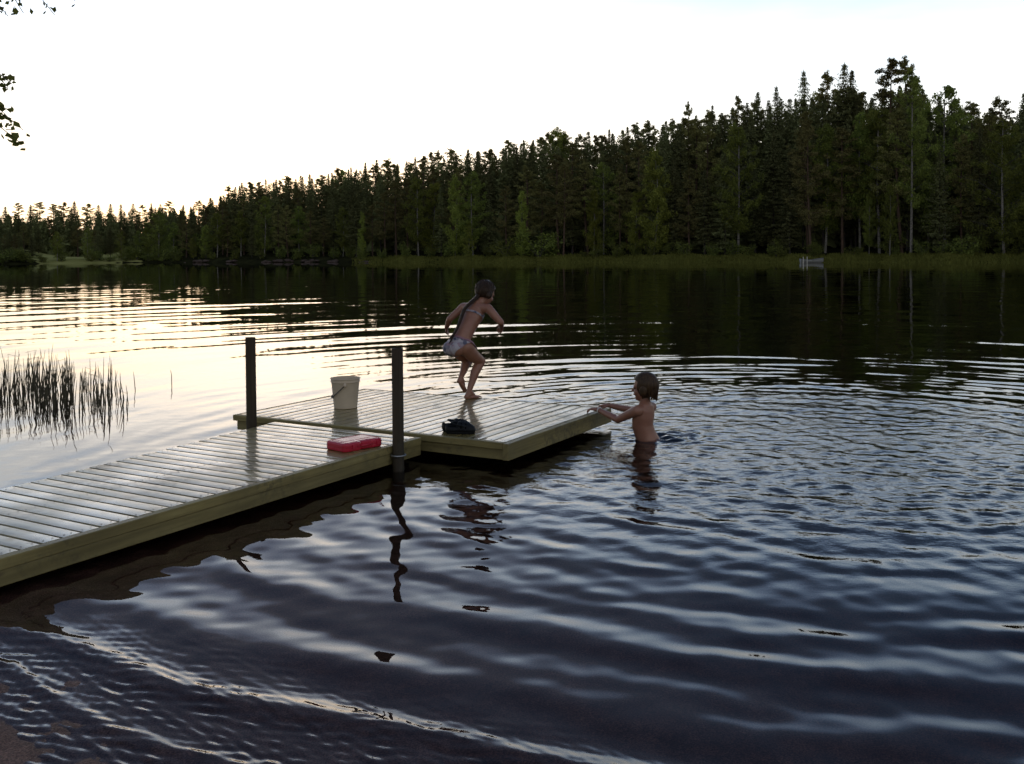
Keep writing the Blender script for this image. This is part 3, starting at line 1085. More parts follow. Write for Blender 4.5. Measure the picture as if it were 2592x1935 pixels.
# --- stones on the rocky part of the far shore
st = []
for i in range(3):
    bm = bmesh.new()
    bmesh.ops.create_icosphere(bm, subdivisions=3, radius=.5)
    for v in bm.verts:
        nn = mnoise.noise(v.co * 2.2 + Vector((i * 7, 3, 1))) * .30 + mnoise.noise(v.co * 6 + Vector((i, 1, 5))) * .08
        v.co *= 1 + nn
        v.co.z *= .62
    me = bpy.data.meshes.new('stone'); bm.to_mesh(me); bm.free(); me.materials.append(M['stone'])
    st.append(me)
for i in range(26):
    px = treg.uniform(178, 372)
    x, y = shore_pt(px, treg.uniform(-.8, 1.2))
    o = link('boulder', st[i % 3], None, (x, y, lz(x, y) + .12))
    s = treg.uniform(.5, 1.5)
    o.scale = (s * treg.uniform(.8, 1.5), s, s * treg.uniform(.6, 1.0)); o.rotation_euler = (0, 0, treg.uniform(0, 6))
    tag(o, 'grey red boulder on the rocky shore below the forest', 'boulder', 'boulders on the rocky shore')

# --- rowing boat and two white posts on the right shore
bq = shore_pt(812, -4.2)
bp = at_depth(812, 258, bq[1]); bx, by = bp[0], bp[1]
BS = .85
bt = empty('rowing_boat', (bx, by, 0.0), math.radians(8))
bt.scale = (BS, BS, BS)
tag(bt, 'small grey rowing boat lying at the grassy far bank', 'boat')
hb = MB(); ns = 15
sec = []
for i in range(ns):
    u = i / (ns - 1) * 2 - 1
    wdt = .62 * (1 - abs(u) ** 2.6 * (.95 if u > 0 else .35)) + .015
    sheer = .46 + .16 * u * u + (.12 * u if u > 0 else 0)
    keel = -.10 + .22 * max(0, u) ** 3
    pts = []
    for k in range(9):
        v = k / 8 * 2 - 1
        pts.append((u * 1.75, v * wdt, keel + (sheer - keel) * abs(v) ** 2.2))
    sec.append(pts)
V = np.array(sec).reshape(-1, 3)
Fs = [(i * 9 + k, i * 9 + k + 1, (i + 1) * 9 + k + 1, (i + 1) * 9 + k) for i in range(ns - 1) for k in range(8)] + [tuple(range(9))]
hb.add(V, Fs)
ho = hb.build('hull', M['boatgrey'], bt, True)
mod = ho.modifiers.new('thick', 'SOLIDIFY'); mod.thickness = .04
th = MB()
for u in (-.9, 0.1, .9): th.box((u, 0, .30), .22, .95 - .25 * abs(u), .03, bev=.006)
th.build('thwart', M['boatdark'], bt)
gw = MB()
for sgn in (-1, 1):
    gw.tube(np.array([sec[i][8 if sgn > 0 else 0] for i in range(ns)]) + [0, 0, .015], .028, 6)
gw.build('gunwale', M['boatdark'], bt)
for px, lb in ((803.3, 'left one of two white mooring posts beside the grey boat'), (807.1, 'right one of two white mooring posts beside the grey boat')):
    p = at_depth(px, 258, bq[1] - .9)
    pm = MB().lathe([(.001, -.9), (.05, -.9), (.05, .72), (.04, .76), (.001, .77)], 12)
    tag(pm.build('mooring_post', M['whitepost'], None, True, (p[0], p[1], 0)), lb, 'post', 'white mooring posts')

# ------------------------------------------------------------------ walkway and raft
def plank(mb, p0, al, ac, L, W, T, z, rg):
    """one deck board with softly rounded, slightly crowned top"""
    xs = np.array([-.5, -.46, -.25, 0, .25, .46, .5]) * W
    zs = np.array([-.0055, -.0010, -.0002, 0, -.0002, -.0010, -.0055]) + z
    tl = rg.normal(0, .0025)
    zs = zs + xs * tl + rg.normal(0, .0006)
    sec = list(zip(xs, zs)) + [(W / 2, z - T), (-W / 2, z - T)]
    n = len(sec)
    V = []; G = []
    r0 = rg.random() * 60; rr_ = rg.random()
    for e in (0.0, .5, 1.0):
        sag = rg.normal(0, .0006)
        for (x_, z_) in sec:
            q = p0 + al * L * e + ac * x_
            V.append((q[0], q[1], z_ + sag)); G.append((L * e + r0, x_ + (0 if z_ > z - T * .8 else .03), rr_))
    Fs = []
    for s_ in range(2):
        for k in range(n):
            k2 = (k + 1) % n
            Fs.append((s_ * n + k, s_ * n + k2, (s_ + 1) * n + k2, (s_ + 1) * n + k))
    Fs.append(tuple(range(n))); Fs.append(tuple(2 * n + k for k in range(n))[::-1])
    mb.add(V, Fs, G)


def screws(mb, pts):
    for p in pts:
        q = loc(p + drg.normal(0, .003, 2))
        a_ = np.arange(6) * PI / 3
        mb.add(np.stack([q[0] + .0048 * np.cos(a_), q[1] + .0048 * np.sin(a_), np.full(6, DZ + .0022)], 1), [tuple(range(6))], mi=1)


def beam(p, q, zc, th, hgt, mb, bev=.004):
    """level beam from p to q"""
    p = np.asarray(p, float); q = np.asarray(q, float)
    d = q - p; L = np.linalg.norm(d); u = d / L
    R = np.array([[u[0], -u[1], 0], [u[1], u[0], 0], [0, 0, 1]])
    mb.box((*((p + q) / 2), zc), L, th, hgt, R, 'local', bev)


drg = np.random.default_rng(12)
PITCHB = .0985
RW = 2.415      # raft across
RL = 1.67       # raft along
base = ab(RL / 2, -RW / 2)
raft = empty('floating_raft', (*base, 0))
tag(raft, 'square wooden bathing raft with wet boards at the end of the walkway', 'raft')


def loc(p): return np.asarray(p) - base


mb = MB()
nb = int(RW / PITCHB)
pw = RW / nb
for i in range(nb):
    b = -RW + (i + .5) * pw
    plank(mb, loc(ab(.048, b)), AV, BV, RL - .096, pw - .0085, .028, DZ, drg)
    screws(mb, [ab(a_, b + s_ * .024) for a_ in (.08, .45, .85, 1.25, RL - .08) for s_ in (-1, 1)])
mb.build('deck', [M['deck'], M['screw']], raft, True)
f = MB(); beam(loc(ab(.0225, -RW - .03)), loc(ab(.0225, .0)), DZ - .0225 + .002, .045, .045, f); f.build('edge_board', M['fascia'], raft)
f = MB(); beam(loc(ab(.035, -RW - .0)), loc(ab(.035, -.001)), DZ - .0805, .04, .068, f); f.build('edge_board', M['fascia'], raft)
f = MB(); beam(loc(ab(.0, .0235)), loc(ab(RL, .0235)), DZ - .058, .045, .112, f); f.build('edge_board', M['fascia'], raft)
f = MB(); beam(loc(ab(RL - .0235, -RW)), loc(ab(RL - .0235, -.001)), DZ - .056, .045, .108, f); f.build('edge_board', M['fascia'], raft)
f = MB(); beam(loc(ab(.06, -RW - .0235)), loc(ab(RL, -RW - .0235)), DZ - .058, .045, .112, f); f.build('edge_board', M['fascia'], raft)
for a_ in (.45, .85, 1.25):
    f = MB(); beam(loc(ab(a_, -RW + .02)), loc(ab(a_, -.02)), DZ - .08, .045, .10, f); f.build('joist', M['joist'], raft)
for (fa, fb) in ((.46, -.50), (.46, -1.95), (1.2, -.50), (1.2, -1.95)):
    c = loc(ab(fa, fb))
    R = np.array([[AV[0], BV[0], 0], [AV[1], BV[1], 0], [0, 0, 1]])
    MB().box((c[0], c[1], -.105), .52, .56, .26, R, None, .03).build('float', M['float'], raft, True)
bm_ = MB()
c = loc(ab(RL - .10, .047))
bm_.sphere((c[0], c[1], DZ - .045), .012, .012, .012)
bm_.build('bolt', M['steel'], raft, True)

# walkway
WA0, WA1 = -4.75, -.085
wl = lambda a: -1.93 + .072 * (-a)
wr_ = lambda a: -.632 - .006 * (-a)
base = ab(-1.5, -1.25)
walk = empty('walkway', (*base, 0))
tag(walk, 'long pale plank walkway with wet cross boards leading out to the raft', 'jetty')
mb = MB()
nb = int((WA1 - WA0) / .0983)
pw = (WA1 - WA0) / nb
for i in range(nb):
    a_ = WA0 + (i + .5) * pw
    l_, r_ = wl(a_) + .006 + drg.normal(0, .003), wr_(a_) - .004
    plank(mb, loc(ab(a_, l_)), BV, AV, r_ - l_, pw - .0085, .028, DZ + drg.normal(0, .0006), drg)
    screws(mb, [ab(a_ + s_ * .024, b_) for b_ in (l_ + .04, -1.24, r_ - .03) for s_ in (-1, 1)])
mb.build('deck', [M['deck'], M['screw']], walk, True)
f = MB(); beam(loc(ab(WA0, wr_(WA0) + .0225)), loc(ab(WA1, wr_(WA1) + .0225)), DZ - .024, .045, .050, f); f.build('edge_board', M['fascia'], walk)
f = MB(); beam(loc(ab(WA0, wr_(WA0) + .018)), loc(ab(WA1, wr_(WA1) + .018)), DZ - .0845, .044, .069, f); f.build('edge_board', M['fascia'], walk)
f = MB(); beam(loc(ab(WA0, wl(WA0) + .03)), loc(ab(WA1, wl(WA1) + .03)), DZ - .075, .045, .09, f); f.build('edge_board', M['fascia'], walk)
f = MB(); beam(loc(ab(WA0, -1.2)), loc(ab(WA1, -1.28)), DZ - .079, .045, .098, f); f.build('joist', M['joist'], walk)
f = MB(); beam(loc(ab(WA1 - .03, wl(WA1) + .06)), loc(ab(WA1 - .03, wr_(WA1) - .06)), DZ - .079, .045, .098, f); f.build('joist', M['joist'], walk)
for fa in (-.75, -2.3):
    for fb in (-1.55, -1.08):
        c = loc(ab(fa, fb))
        R = np.array([[AV[0], BV[0], 0], [AV[1], BV[1], 0], [0, 0, 1]])
        MB().box((c[0], c[1], -.105), .6, .42, .26, R, None, .03).build('float', M['float'], walk, True)
# near end rests on a sill on the beach
f = MB(); p = ab(WA0 + .15, -1.55); q = ab(WA0 + .15, -.7)
zs_ = max(lz(*p), lz(*q), 0)
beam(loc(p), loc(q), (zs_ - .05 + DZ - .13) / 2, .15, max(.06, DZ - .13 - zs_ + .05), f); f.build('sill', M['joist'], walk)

# mooring poles
def pole(p, top, label, ring=None):
    r = empty('mooring_pole', (p[0], p[1], lz(*p) - .05))
    tag(r, label, 'pole', 'wooden mooring poles')
    z0 = lz(*p) - .05
    zz = np.array([z0, z0 + .3, .0, .4, .8, top - .006, top]) - z0
    R = [.038, .038, .038, .0375, .037, .0365, .033]
    m = MB()
    seg = 20
    g = []
    for z_ in zz:
        for k in range(seg): g.append((z_, k * .012, .5))
    m.tube(np.stack([np.zeros(7), np.zeros(7), zz], 1), R, seg, True, g)
    m.build('post', M['post'], r, True)
    if ring is not None:
        a = np.linspace(0, 2 * PI, 33)
        rm = MB().tube(np.stack([.047 * np.cos(a), .047 * np.sin(a), np.full(33, ring - z0)], 1), .006, 8, False)
        ux = -BV
        rm.box((ux[0] * .075, ux[1] * .075, ring - z0), .06, .03, .010, np.array([[ux[0], -ux[1], 0], [ux[1], ux[0], 0], [0, 0, 1]]))
        rm.build('ring_bracket', M['steel'], r, True)


YL = 7.20
pL = at_depth(543.5 * KX, 900 * KX, YL)
pole(pL[:2], at_depth(543.5 * KX, 737 * KX, YL)[2], 'brown wooden pole between the reeds and the white bucket', DZ - .09)
YR = 6.30
pR = at_depth(860 * KX, 900 * KX, YR)
pole(pR[:2], at_depth(860 * KX, 757 * KX, YR)[2], 'brown wooden pole with a steel ring right of the red case', .10)

# ------------------------------------------------------------------ bucket
pb = at(747 * KX, 881 * KX, DZ)
bu = empty('bucket', (pb[0], pb[1], DZ + .001))
tag(bu, 'off-white plastic bucket with a dark hanging handle on the wet raft', 'bucket')
bh = .245; rb, rt = .094, .116
m = MB().lathe([(.0005, .004), (rb - .006, .004), (rb - .003, 0), (rb, .003), (rb + (rt - rb) * .84, bh * .84), (rt - .001, bh * .86), (rt + .004, bh * .87), (rt + .004, bh * .885), (rt + .001, bh * .89),
                (rt + .001, bh * .965), (rt + .007, bh * .975), (rt + .008, bh * .99), (rt + .004, bh), (rt - .001, bh * .99), (rt - .004, bh * .86), (rb - .004, .010), (.0005, .010)], 64)
m.build('pail', M['bucket'], bu, True)
ez = bh * .80; er = rb + (rt - rb) * .82 + .004
hx = math.radians(-82)                     # the two ears lie nearly along the line of sight
e1 = np.array([math.cos(hx), math.sin(hx), 0]); e2 = np.array([-e1[1] * -1, e1[0] * -1, 0])
e2 = np.array([math.cos(hx - PI / 2), math.sin(hx - PI / 2), 0])     # to the left in the picture
ear = MB()
for s_ in (1, -1):
    c_ = e1 * (er + .004) * s_ + [0, 0, ez]
    ear.sphere(c_, .014, .014, .018)
ear.build('ear', M['bucket'], bu, True)
hd = MB()
tilt = math.radians(-44)
dn = e2 * math.cos(tilt) + np.array([0, 0, math.sin(tilt)])
u = np.linspace(0, PI, 25)
hd.tube(np.array([e1 * (er + .012) * math.cos(x_) + dn * (er + .035) * math.sin(x_) + [0, 0, ez] for x_ in u]), .0038, 8)
hd.build('handle', M['black'], bu, True)
gr = MB()
u = np.linspace(PI * .40, PI * .60, 9)
gr.tube(np.array([e1 * (er + .012) * math.cos(x_) + dn * (er + .035) * math.sin(x_) + [0, 0, ez] for x_ in u]), .0095, 10)
gr.build('grip', M['black'], bu, True)

# ------------------------------------------------------------------ red case
S_ = .39506
cn = at(873.2 * S_, 1147.5 * S_, DZ)[:2]; le = at(818.7 * S_, 1138.6 * S_, DZ)[:2]; ri = at(962.7 * S_, 1130.4 * S_, DZ)[:2]
ux = (ri - cn); LX = np.linalg.norm(ux) * 1.10; ux /= np.linalg.norm(ux)
uy = np.array([-ux[1], ux[0]]); LY = .215
rc_ = empty('plastic_case', (*((cn + ux * LX / 2 + uy * LY / 2)), DZ + .001), math.atan2(ux[1], ux[0]))
tag(rc_, 'flat red plastic case with a recessed carrying handle on the walkway', 'case')


def case_outline(L, W, rad, notch=0.0, nw=.0, n=8, inset=0.0):
    pts = []
    hx_, hy_ = L / 2 - inset, W / 2 - inset
    r = max(.004, rad - inset)
    for cx, cy, a0_ in ((hx_ - r, hy_ - r, 0), (-hx_ + r, hy_ - r, PI / 2), (-hx_ + r, -hy_ + r, PI), (hx_ - r, -hy_ + r, 1.5 * PI)):
        if a0_ == 1.5 * PI and notch > 0:
            for q_ in np.linspace(0, 1, 17):
                xx = -nw + 2 * nw * q_
                k_ = min(1, min(q_, 1 - q_) / .16)
                pts.append((xx + .02, -hy_ + notch * (k_ * k_ * (3 - 2 * k_))))
        for k in range(n + 1):
            a_ = a0_ + PI / 2 * k / n
            pts.append((cx + r * math.cos(a_), cy + r * math.sin(a_)))
    return pts


def shell(mb, rings):
    """rings: list of (outline, z); closes top and bottom"""
    n = len(rings[0][0])
    V = []
    for o_, z_ in rings: V += [(x_, y_, z_) for x_, y_ in o_]
    Fs = [(i * n + k, i * n + (k + 1) % n, (i + 1) * n + (k + 1) % n, (i + 1) * n + k) for i in range(len(rings) - 1) for k in range(n)]
    Fs.append(tuple(range(n))[::-1]); Fs.append(tuple((len(rings) - 1) * n + k for k in range(n)))
    mb.add(V, Fs)


O = lambda ins: case_outline(LX, LY, .035, .011, .056, inset=ins)
lo_ = MB(); shell(lo_, [(O(.006), 0), (O(.001), .005), (O(.0), .012), (O(.0), .026)]); lo_.build('base', M['red'], rc_, False)
li = MB(); shell(li, [(O(.0), .0275), (O(.0), .043), (O(.003), .050), (O(.008), .0535), (O(.014), .0545), (O(.016), .0525), (O(.03), .0525), (O(.032), .0545)]); li.build('lid', M['red'], rc_, False)
hn = MB()
hy_ = -LY / 2
hn.tube(np.array([(-.036 + .02, hy_ + .022, .027), (-.036 + .02, hy_ + .008, .027), (-.028 + .02, hy_ + .003, .027), (.028 + .02, hy_ + .003, .027), (.036 + .02, hy_ + .008, .027), (.036 + .02, hy_ + .022, .027)]), .0065, 10)
hn.build('handle', M['red'], rc_, True)
for sx_ in (-.085, .11):
    MB().box((sx_, hy_ - .003, .029), .026, .007, .026, None, None, .002).build('latch', M['red'], rc_)
rib = MB()
rib.box((0, .02, .0545), LX * .66, LY * .48, .003, None, None, .0012)
rib.build('lid_panel', M['red'], rc_)

# ------------------------------------------------------------------ black clogs
def clog(name, p, rz, label, flip=1):
    r = empty(name, (p[0], p[1], DZ + .001), rz)
    tag(r, label, 'shoe', 'black clogs on the raft')
    n = 22; Ls = .205
    xs = np.linspace(0, 1, n)
    wid = lambda u: .036 + .012 * math.sin(PI * min(1, max(0, (u - .15) / .95))) ** 1.0 if u < .97 else .04
    # sole
    so = MB(); V = []; seg = 24
    out = []
    for k in range(40):
        a_ = 2 * PI * k / 40
        u = .5 + .5 * math.cos(a_)
        w_ = (.037 + .012 * u) * (1 - .0 * u)
        out.append((Ls * (.5 * math.cos(a_)), w_ * math.copysign(abs(math.sin(a_)) ** .75, math.sin(a_)) + flip * .006 * math.sin(u * 3)))
    rings = [([(x_ * .95, y_ * .93) for x_, y_ in out], 0), (out, .006), (out, .020), ([(x_ * .96, y_ * .94) for x_, y_ in out], .024)]
    shell(so, rings); so.build('sole', M['foam'], r, True)
    # upper: dome over the toe, low wall round the heel, opening in between
    up = MB(); nu, nv = 26, 13
    grid = {}
    V = []
    for i in range(nu):
        u = i / (nu - 1)                                  # 0 heel .. 1 toe
        x_ = Ls * (u - .5) * .98
        w_ = (.036 + .012 * u) * math.sqrt(max(.02, 1 - (2 * u - 1) ** 4))
        top = .024 + (.058 * math.sin(PI * (1 - (u - .42) / .62 * .5)) if u > .42 else .034)
        if u > .42: top = .024 + .056 * max(0.0, 1 - ((u - .47) / .535) ** 2) ** .55 if u > .47 else .078
        for j in range(nv):
            a_ = PI * j / (nv - 1)
            V.append((x_, w_ * math.cos(a_) + flip * .006 * math.sin(u * 3), .018 + (top - .018) * math.sin(a_) ** .8))
    Fs = []
    for i in range(nu - 1):
        u = (i + .5) / (nu - 1)
        for j in range(nv - 1):
            a_ = (j + .5) / (nv - 1)
            if u < .42 and .22 < a_ < .78 and u > .06: continue            # foot opening
            if u > .5 and u < .78 and (i % 4 == 1) and j in (2, 4, 6, 8, 10): continue   # vent holes
            Fs.append((i * nv + j, (i + 1) * nv + j, (i + 1) * nv + j + 1, i * nv + j + 1))
    up.add(V, Fs)
    uo = up.build('upper', M['foam'], r, True)
    md = uo.modifiers.new('thick', 'SOLIDIFY'); md.thickness = .006
    # heel strap with two rivets
    a_ = np.linspace(-1.45, 1.45, 15)
    sp = MB()
    P_ = np.array([(-.045 * math.cos(x_) * 1.35 - .0 + (.028 if abs(x_) > 1.3 else 0), .046 * math.sin(x_), .060 + .018 * math.cos(x_)) for x_ in a_])
    sp.tube(P_, .0065, 8)
    sp.build('heel_strap', M['foam'], r, True)
    for s_ in (-1, 1):
        MB().sphere((.022, s_ * .048, .058), .008, .005, .008, nu=10, nv=8).build('rivet', M['foam'], r, True)
    return r


pc = at(992 * KX, 935 * KX, DZ)
clog('clog', (pc[0] + .012, pc[1] - .035), math.radians(-4), 'black foam clog nearer to the raft edge, heel strap up', 1)
clog('clog', (pc[0] - .020, pc[1] + .075), math.radians(14), 'black foam clog half hidden behind its mate', -1)

# ------------------------------------------------------------------ reeds at the left
rd = MB()
rrg = np.random.default_rng(33)
for i in range(430):
    q = rrg.random()
    if q < .70: px = -75 + 150 * rrg.random() ** .85
    elif q < .94: px = rrg.uniform(40, 112)
    else: px = rrg.uniform(95, 146)
    Yd = 9.5 + rrg.uniform(-.7, 1.5) - (px - 60) * .004
    p = at_depth(px, 400, Yd)
    hgt = rrg.uniform(.16, .46) * (1.0 if px < 70 else .82) * (.75 + .25 * math.sin(px * .16) ** 2)
    ln = rrg.normal(0, .09, 2)
    zz = np.array([-.35, 0, hgt * .5, hgt * .82, hgt])
    P_ = np.stack([p[0] + ln[0] * zz * (1 + zz), p[1] + ln[1] * zz, zz], 1)
    if rrg.random() < .10: P_[-1] = P_[-2] + [rrg.choice([-1, 1]) * hgt * .3, 0, -.03]
    rd.tube(P_, [.0045, .0043, .0036, .0026, .0012], 4, False)
p = at_depth(172 * 1.0, 400, 10.6)
rd.tube(np.array([[p[0], p[1], -.3], [p[0], p[1], .1], [p[0] - .01, p[1], .16]]), [.005, .004, .002], 4, False)
tR = plain('reed_stalk', (.075, .060, .028), .7)
tag(rd.build('reeds', tR, None, True), 'bed of thin dark reeds standing in the bright water', 'reeds', kind='stuff')

# ------------------------------------------------------------------ birch on the near shore, its twigs hang into the picture
nt_p = (-4.35, 3.35)
nz_ = lz(*nt_p) - .05
nt = empty('birch_tree', (*nt_p, nz_))
tag(nt, 'near birch on the left whose leafy twigs hang into the sky', 'tree')
brk = MB(); lv = MB(); tw = MB()
nrg = np.random.default_rng(44)
hz = np.linspace(0, 9.5, 12)
tp = np.stack([.25 * np.sin(hz * .35), .2 * np.sin(hz * .3 + 1) - .17, hz], 1)
brk.tube(tp, .14 * (1 - hz / 10.2) ** .8 + .012, 14)
o3 = np.array([*nt_p, nz_])


def twig(p0, d, L, nl, inside_ok, lsz=.021):
    m_ = 9
    P_ = [np.array(p0, float)]
    d = np.array(d, float)
    for i in range(m_ - 1):
        d = d + np.array([nrg.normal(0, .09), nrg.normal(0, .09), -.16]); d /= np.linalg.norm(d)
        P_.append(P_[-1] + d * L / (m_ - 1))
    P_ = np.array(P_)
    if not inside_ok:
        for q in P_:
            w_ = q + o3
            if w_[1] > .3:
                a_, b_ = proj(w_)
                if a_ > -14 and b_ > -20: return
    tw.tube(P_, np.linspace(.004, .0012, m_), 5, False)
    t_ = nrg.random(nl) * .92 + .08
    C = np.stack([np.interp(t_, np.linspace(0, 1, m_), P_[:, k]) for k in range(3)], 1) + nrg.normal(0, .022, (nl, 3))
    A = qdirs(nl, nrg); A[:, 2] -= .7
    A = A / np.linalg.norm(A, axis=1)[:, None] * nrg.uniform(lsz * .7, lsz * 1.15, nl)[:, None]
    B = np.cross(A, qdirs(nl, nrg)); B = B / np.linalg.norm(B, axis=1)[:, None] * (np.linalg.norm(A, axis=1) * .72)[:, None]
    lv.quads(C, A, B)


for i in range(26):
    z0 = nrg.uniform(2.6, 8.8)
    x0 = np.array([np.interp(z0, hz, tp[:, k]) for k in range(3)])
    a_ = nrg.uniform(0, 6.28); L = nrg.uniform(.9, 2.2) * (1 - .55 * (z0 - 2.6) / 6.5)
    e = x0 + np.array([math.cos(a_) * L, math.sin(a_) * L, nrg.uniform(.25, .8) * L])
    mid = (x0 + e) / 2 + [0, 0, .1]
    w_ = e + o3
    a2, b2 = proj(w_) if w_[1] > .3 else (-99, 0)
    if a2 > -20 and b2 > -60: continue
    tw.tube(np.array([x0, mid, e]), [.035, .022, .007], 6, False)
    for k in range(9):
        q = nrg.uniform(.35, 1)
        p_ = x0 + (e - x0) * q + [0, 0, .06]
        twig(p_, (math.cos(a_ + nrg.normal(0, .8)), math.sin(a_ + nrg.normal(0, .8)), -.1), nrg.uniform(.4, .9), 26, False)
# boughs that reach into the frame
YT = 5.1
for (pxs, pys, pxe, pye, nl) in ((-60, -55, 25, 12, 24), (-60, -40, 8, 18, 34), (-40, -60, 55, 16, 12), (-90, 40, 8, 88, 44), (-80, 70, 12, 84, 14), (-90, 80, 10, 118, 36), (-80, 96, 18, 143, 34), (-80, 90, 22, 130, 10), (-30, -60, 74, 1, 5)):
    s_ = at_depth(pxs, pys - 6, YT) - o3; e_ = at_depth(pxe, pye, YT + nrg.uniform(-.3, .3)) - o3
    m_ = 9
    u_ = np.linspace(0, 1, m_)
    P_ = s_ + (e_ - s_) * u_[:, None]; P_[:, 2] += .07 * np.sin(u_ * PI)
    P_ += nrg.normal(0, .006, P_.shape)
    tw.tube(P_, np.linspace(.006, .0018, m_), 5, False)
    t_ = 1 - nrg.random(nl) ** 1.4 * .55
    C = np.stack([np.interp(t_, u_, P_[:, k]) for k in range(3)], 1) + nrg.normal(0, .020, (nl, 3))
    A = qdirs(nl, nrg); A[:, 2] -= .5
    A = A / np.linalg.norm(A, axis=1)[:, None] * nrg.uniform(.014, .026, nl)[:, None]
    B = np.cross(A, qdirs(nl, nrg)); B = B / np.linalg.norm(B, axis=1)[:, None] * (np.linalg.norm(A, axis=1) * .7)[:, None]
    lv.quads(C, A, B)
for (px, py, z0) in ((-60, -58, 2.75), (-90, 38, 2.25), (-86, 76, 2.05)):
    e = at_depth(px, py, YT) - o3
    x0 = np.array([np.interp(z0, hz, tp[:, k]) for k in range(3)])
    tw.tube(np.array([x0, (x0 + e) / 2 + [0, 0, .08], e]), [.03, .016, .005], 6, False)
brk.build('trunk', M['birch_bark'], nt, True)
tw.build('twigs', M['grey_bark'], nt, True)
lv.build('leaves', M['birch'], nt)

# ------------------------------------------------------------------ people
def skin_material():
    t = NT('skin')
    P = obj_co(t)
    n = t.noise(P, 9, 4)
    c = t.ramp(n, [(.3, (.27, .115, .070)), (.7, (.37, .175, .110))])
    p = t.prin(c, t.maprange(t.noise(P, 40, 3), .3, .7, .30, .48), t.bump(t.noise(P, 220, 2), .08, .002))
    p.inputs['Subsurface Weight'].default_value = .15
    p.inputs['Subsurface Radius'].default_value = (.02, .008, .005)
    p.inputs['Subsurface Scale'].default_value = .4
    return t.m


def hair_material(name, a, b, rough=.4):
    t = NT(name)
    v = t.scale(obj_co(t), (60, 60, 9))
    n = t.noise(v, 1.5, 4, .6)
    t.prin(t.ramp(n, [(.35, a), (.65, b)]), rough, t.bump(n, .9, .006), Specular_IOR_Level=.25)
    return t.m


M['skin'] = skin_material()
M['hair_dark'] = hair_material('wet_brown_hair', (.018, .0095, .005), (.050, .026, .013))
M['hair_fair'] = hair_material('wet_fair_hair', (.030, .0155, .0065), (.080, .043, .018))
M['eye'] = plain('eye', (.03, .02, .015), .15)
M['lip'] = plain('lip', (.36, .12, .10), .4)
M['band'] = plain('white_rubber_band', (.72, .66, .62), .5)
M['trunks'] = plain('navy_swim_cloth', (.02, .025, .06), .7)
t = NT('patterned_swim_cloth')
P_ = obj_co(t)
vo = t.n('ShaderNodeTexVoronoi'); vo.inputs['Scale'].default_value = 34; t.l(P_, vo.inputs['Vector'])
cc = t.ramp(t.n('ShaderNodeSeparateColor').outputs[0], [(0, (.4, .4, .5))])
sc_ = t.n('ShaderNodeSeparateColor'); t.l(vo.outputs['Color'], sc_.inputs[0])
cc = t.ramp(sc_.outputs[0], [(.0, (.40, .34, .36)), (.40, (.07, .07, .11)), (.52, (.42, .36, .37)), (.70, (.30, .16, .19)), (.78, (.44, .39, .40))])
t.prin(cc, .55)
M['swim'] = t.m
M['pink'] = plain('pink_cloth', (.30, .15, .18), .6)


def nrmz(v): v = np.asarray(v, float); return v / (np.linalg.norm(v) + 1e-12)


def cone(mb, p0, p1, r0, r1, seg=18):
    """closed round ended tapered limb"""
    p0 = np.asarray(p0, float); p1 = np.asarray(p1, float)
    d = nrmz(p1 - p0)
    P = []; R = []
    for a_ in np.linspace(-80, 0, 5): P.append(p0 + d * r0 * math.sin(math.radians(a_))); R.append(r0 * math.cos(math.radians(a_)))
    n = 6
    for k in range(1, n): P.append(p0 + (p1 - p0) * k / n); R.append(r0 + (r1 - r0) * k / n)
    for a_ in np.linspace(0, 80, 5): P.append(p1 + d * r1 * math.sin(math.radians(a_))); R.append(r1 * math.cos(math.radians(a_)))
    mb.tube(np.array(P), np.array(R), seg)


def limb(mb, pts, rads):
    for i in range(len(pts) - 1): cone(mb, pts[i], pts[i + 1], rads[i], rads[i + 1])


def loft(mb, C, lat, W, D, seg=32):
    """closed trunk with elliptic sections: centres C, lateral direction(s), half widths W, half depths D"""
    C = np.asarray(C, float); n = len(C)
    T = np.gradient(C, axis=0)
    V = []
    for i in range(n):
        ti = nrmz(T[i]); l = nrmz(lat[i] if np.ndim(lat) > 1 else lat)
        l = nrmz(l - ti * np.dot(l, ti)); f = np.cross(ti, l)
        a_ = np.arange(seg) * 2 * PI / seg
        ca = np.sign(np.cos(a_)) * np.abs(np.cos(a_)) ** .88; sa = np.sign(np.sin(a_)) * np.abs(np.sin(a_)) ** .88
        V.append(C[i] + W[i] * ca[:, None] * l + D[i] * sa[:, None] * f)
    V = np.concatenate(V)
    Fs = [(i * seg + k, i * seg + (k + 1) % seg, (i + 1) * seg + (k + 1) % seg, (i + 1) * seg + k) for i in range(n - 1) for k in range(seg)]
    Fs.append(tuple(range(seg))[::-1]); Fs.append(tuple((n - 1) * seg + k for k in range(seg)))
    mb.add(V, Fs)


def frame(fwd, up):
    up = nrmz(up); f = nrmz(np.asarray(fwd) - up * np.dot(fwd, up)); r = np.cross(f, up)
    return r, f, up


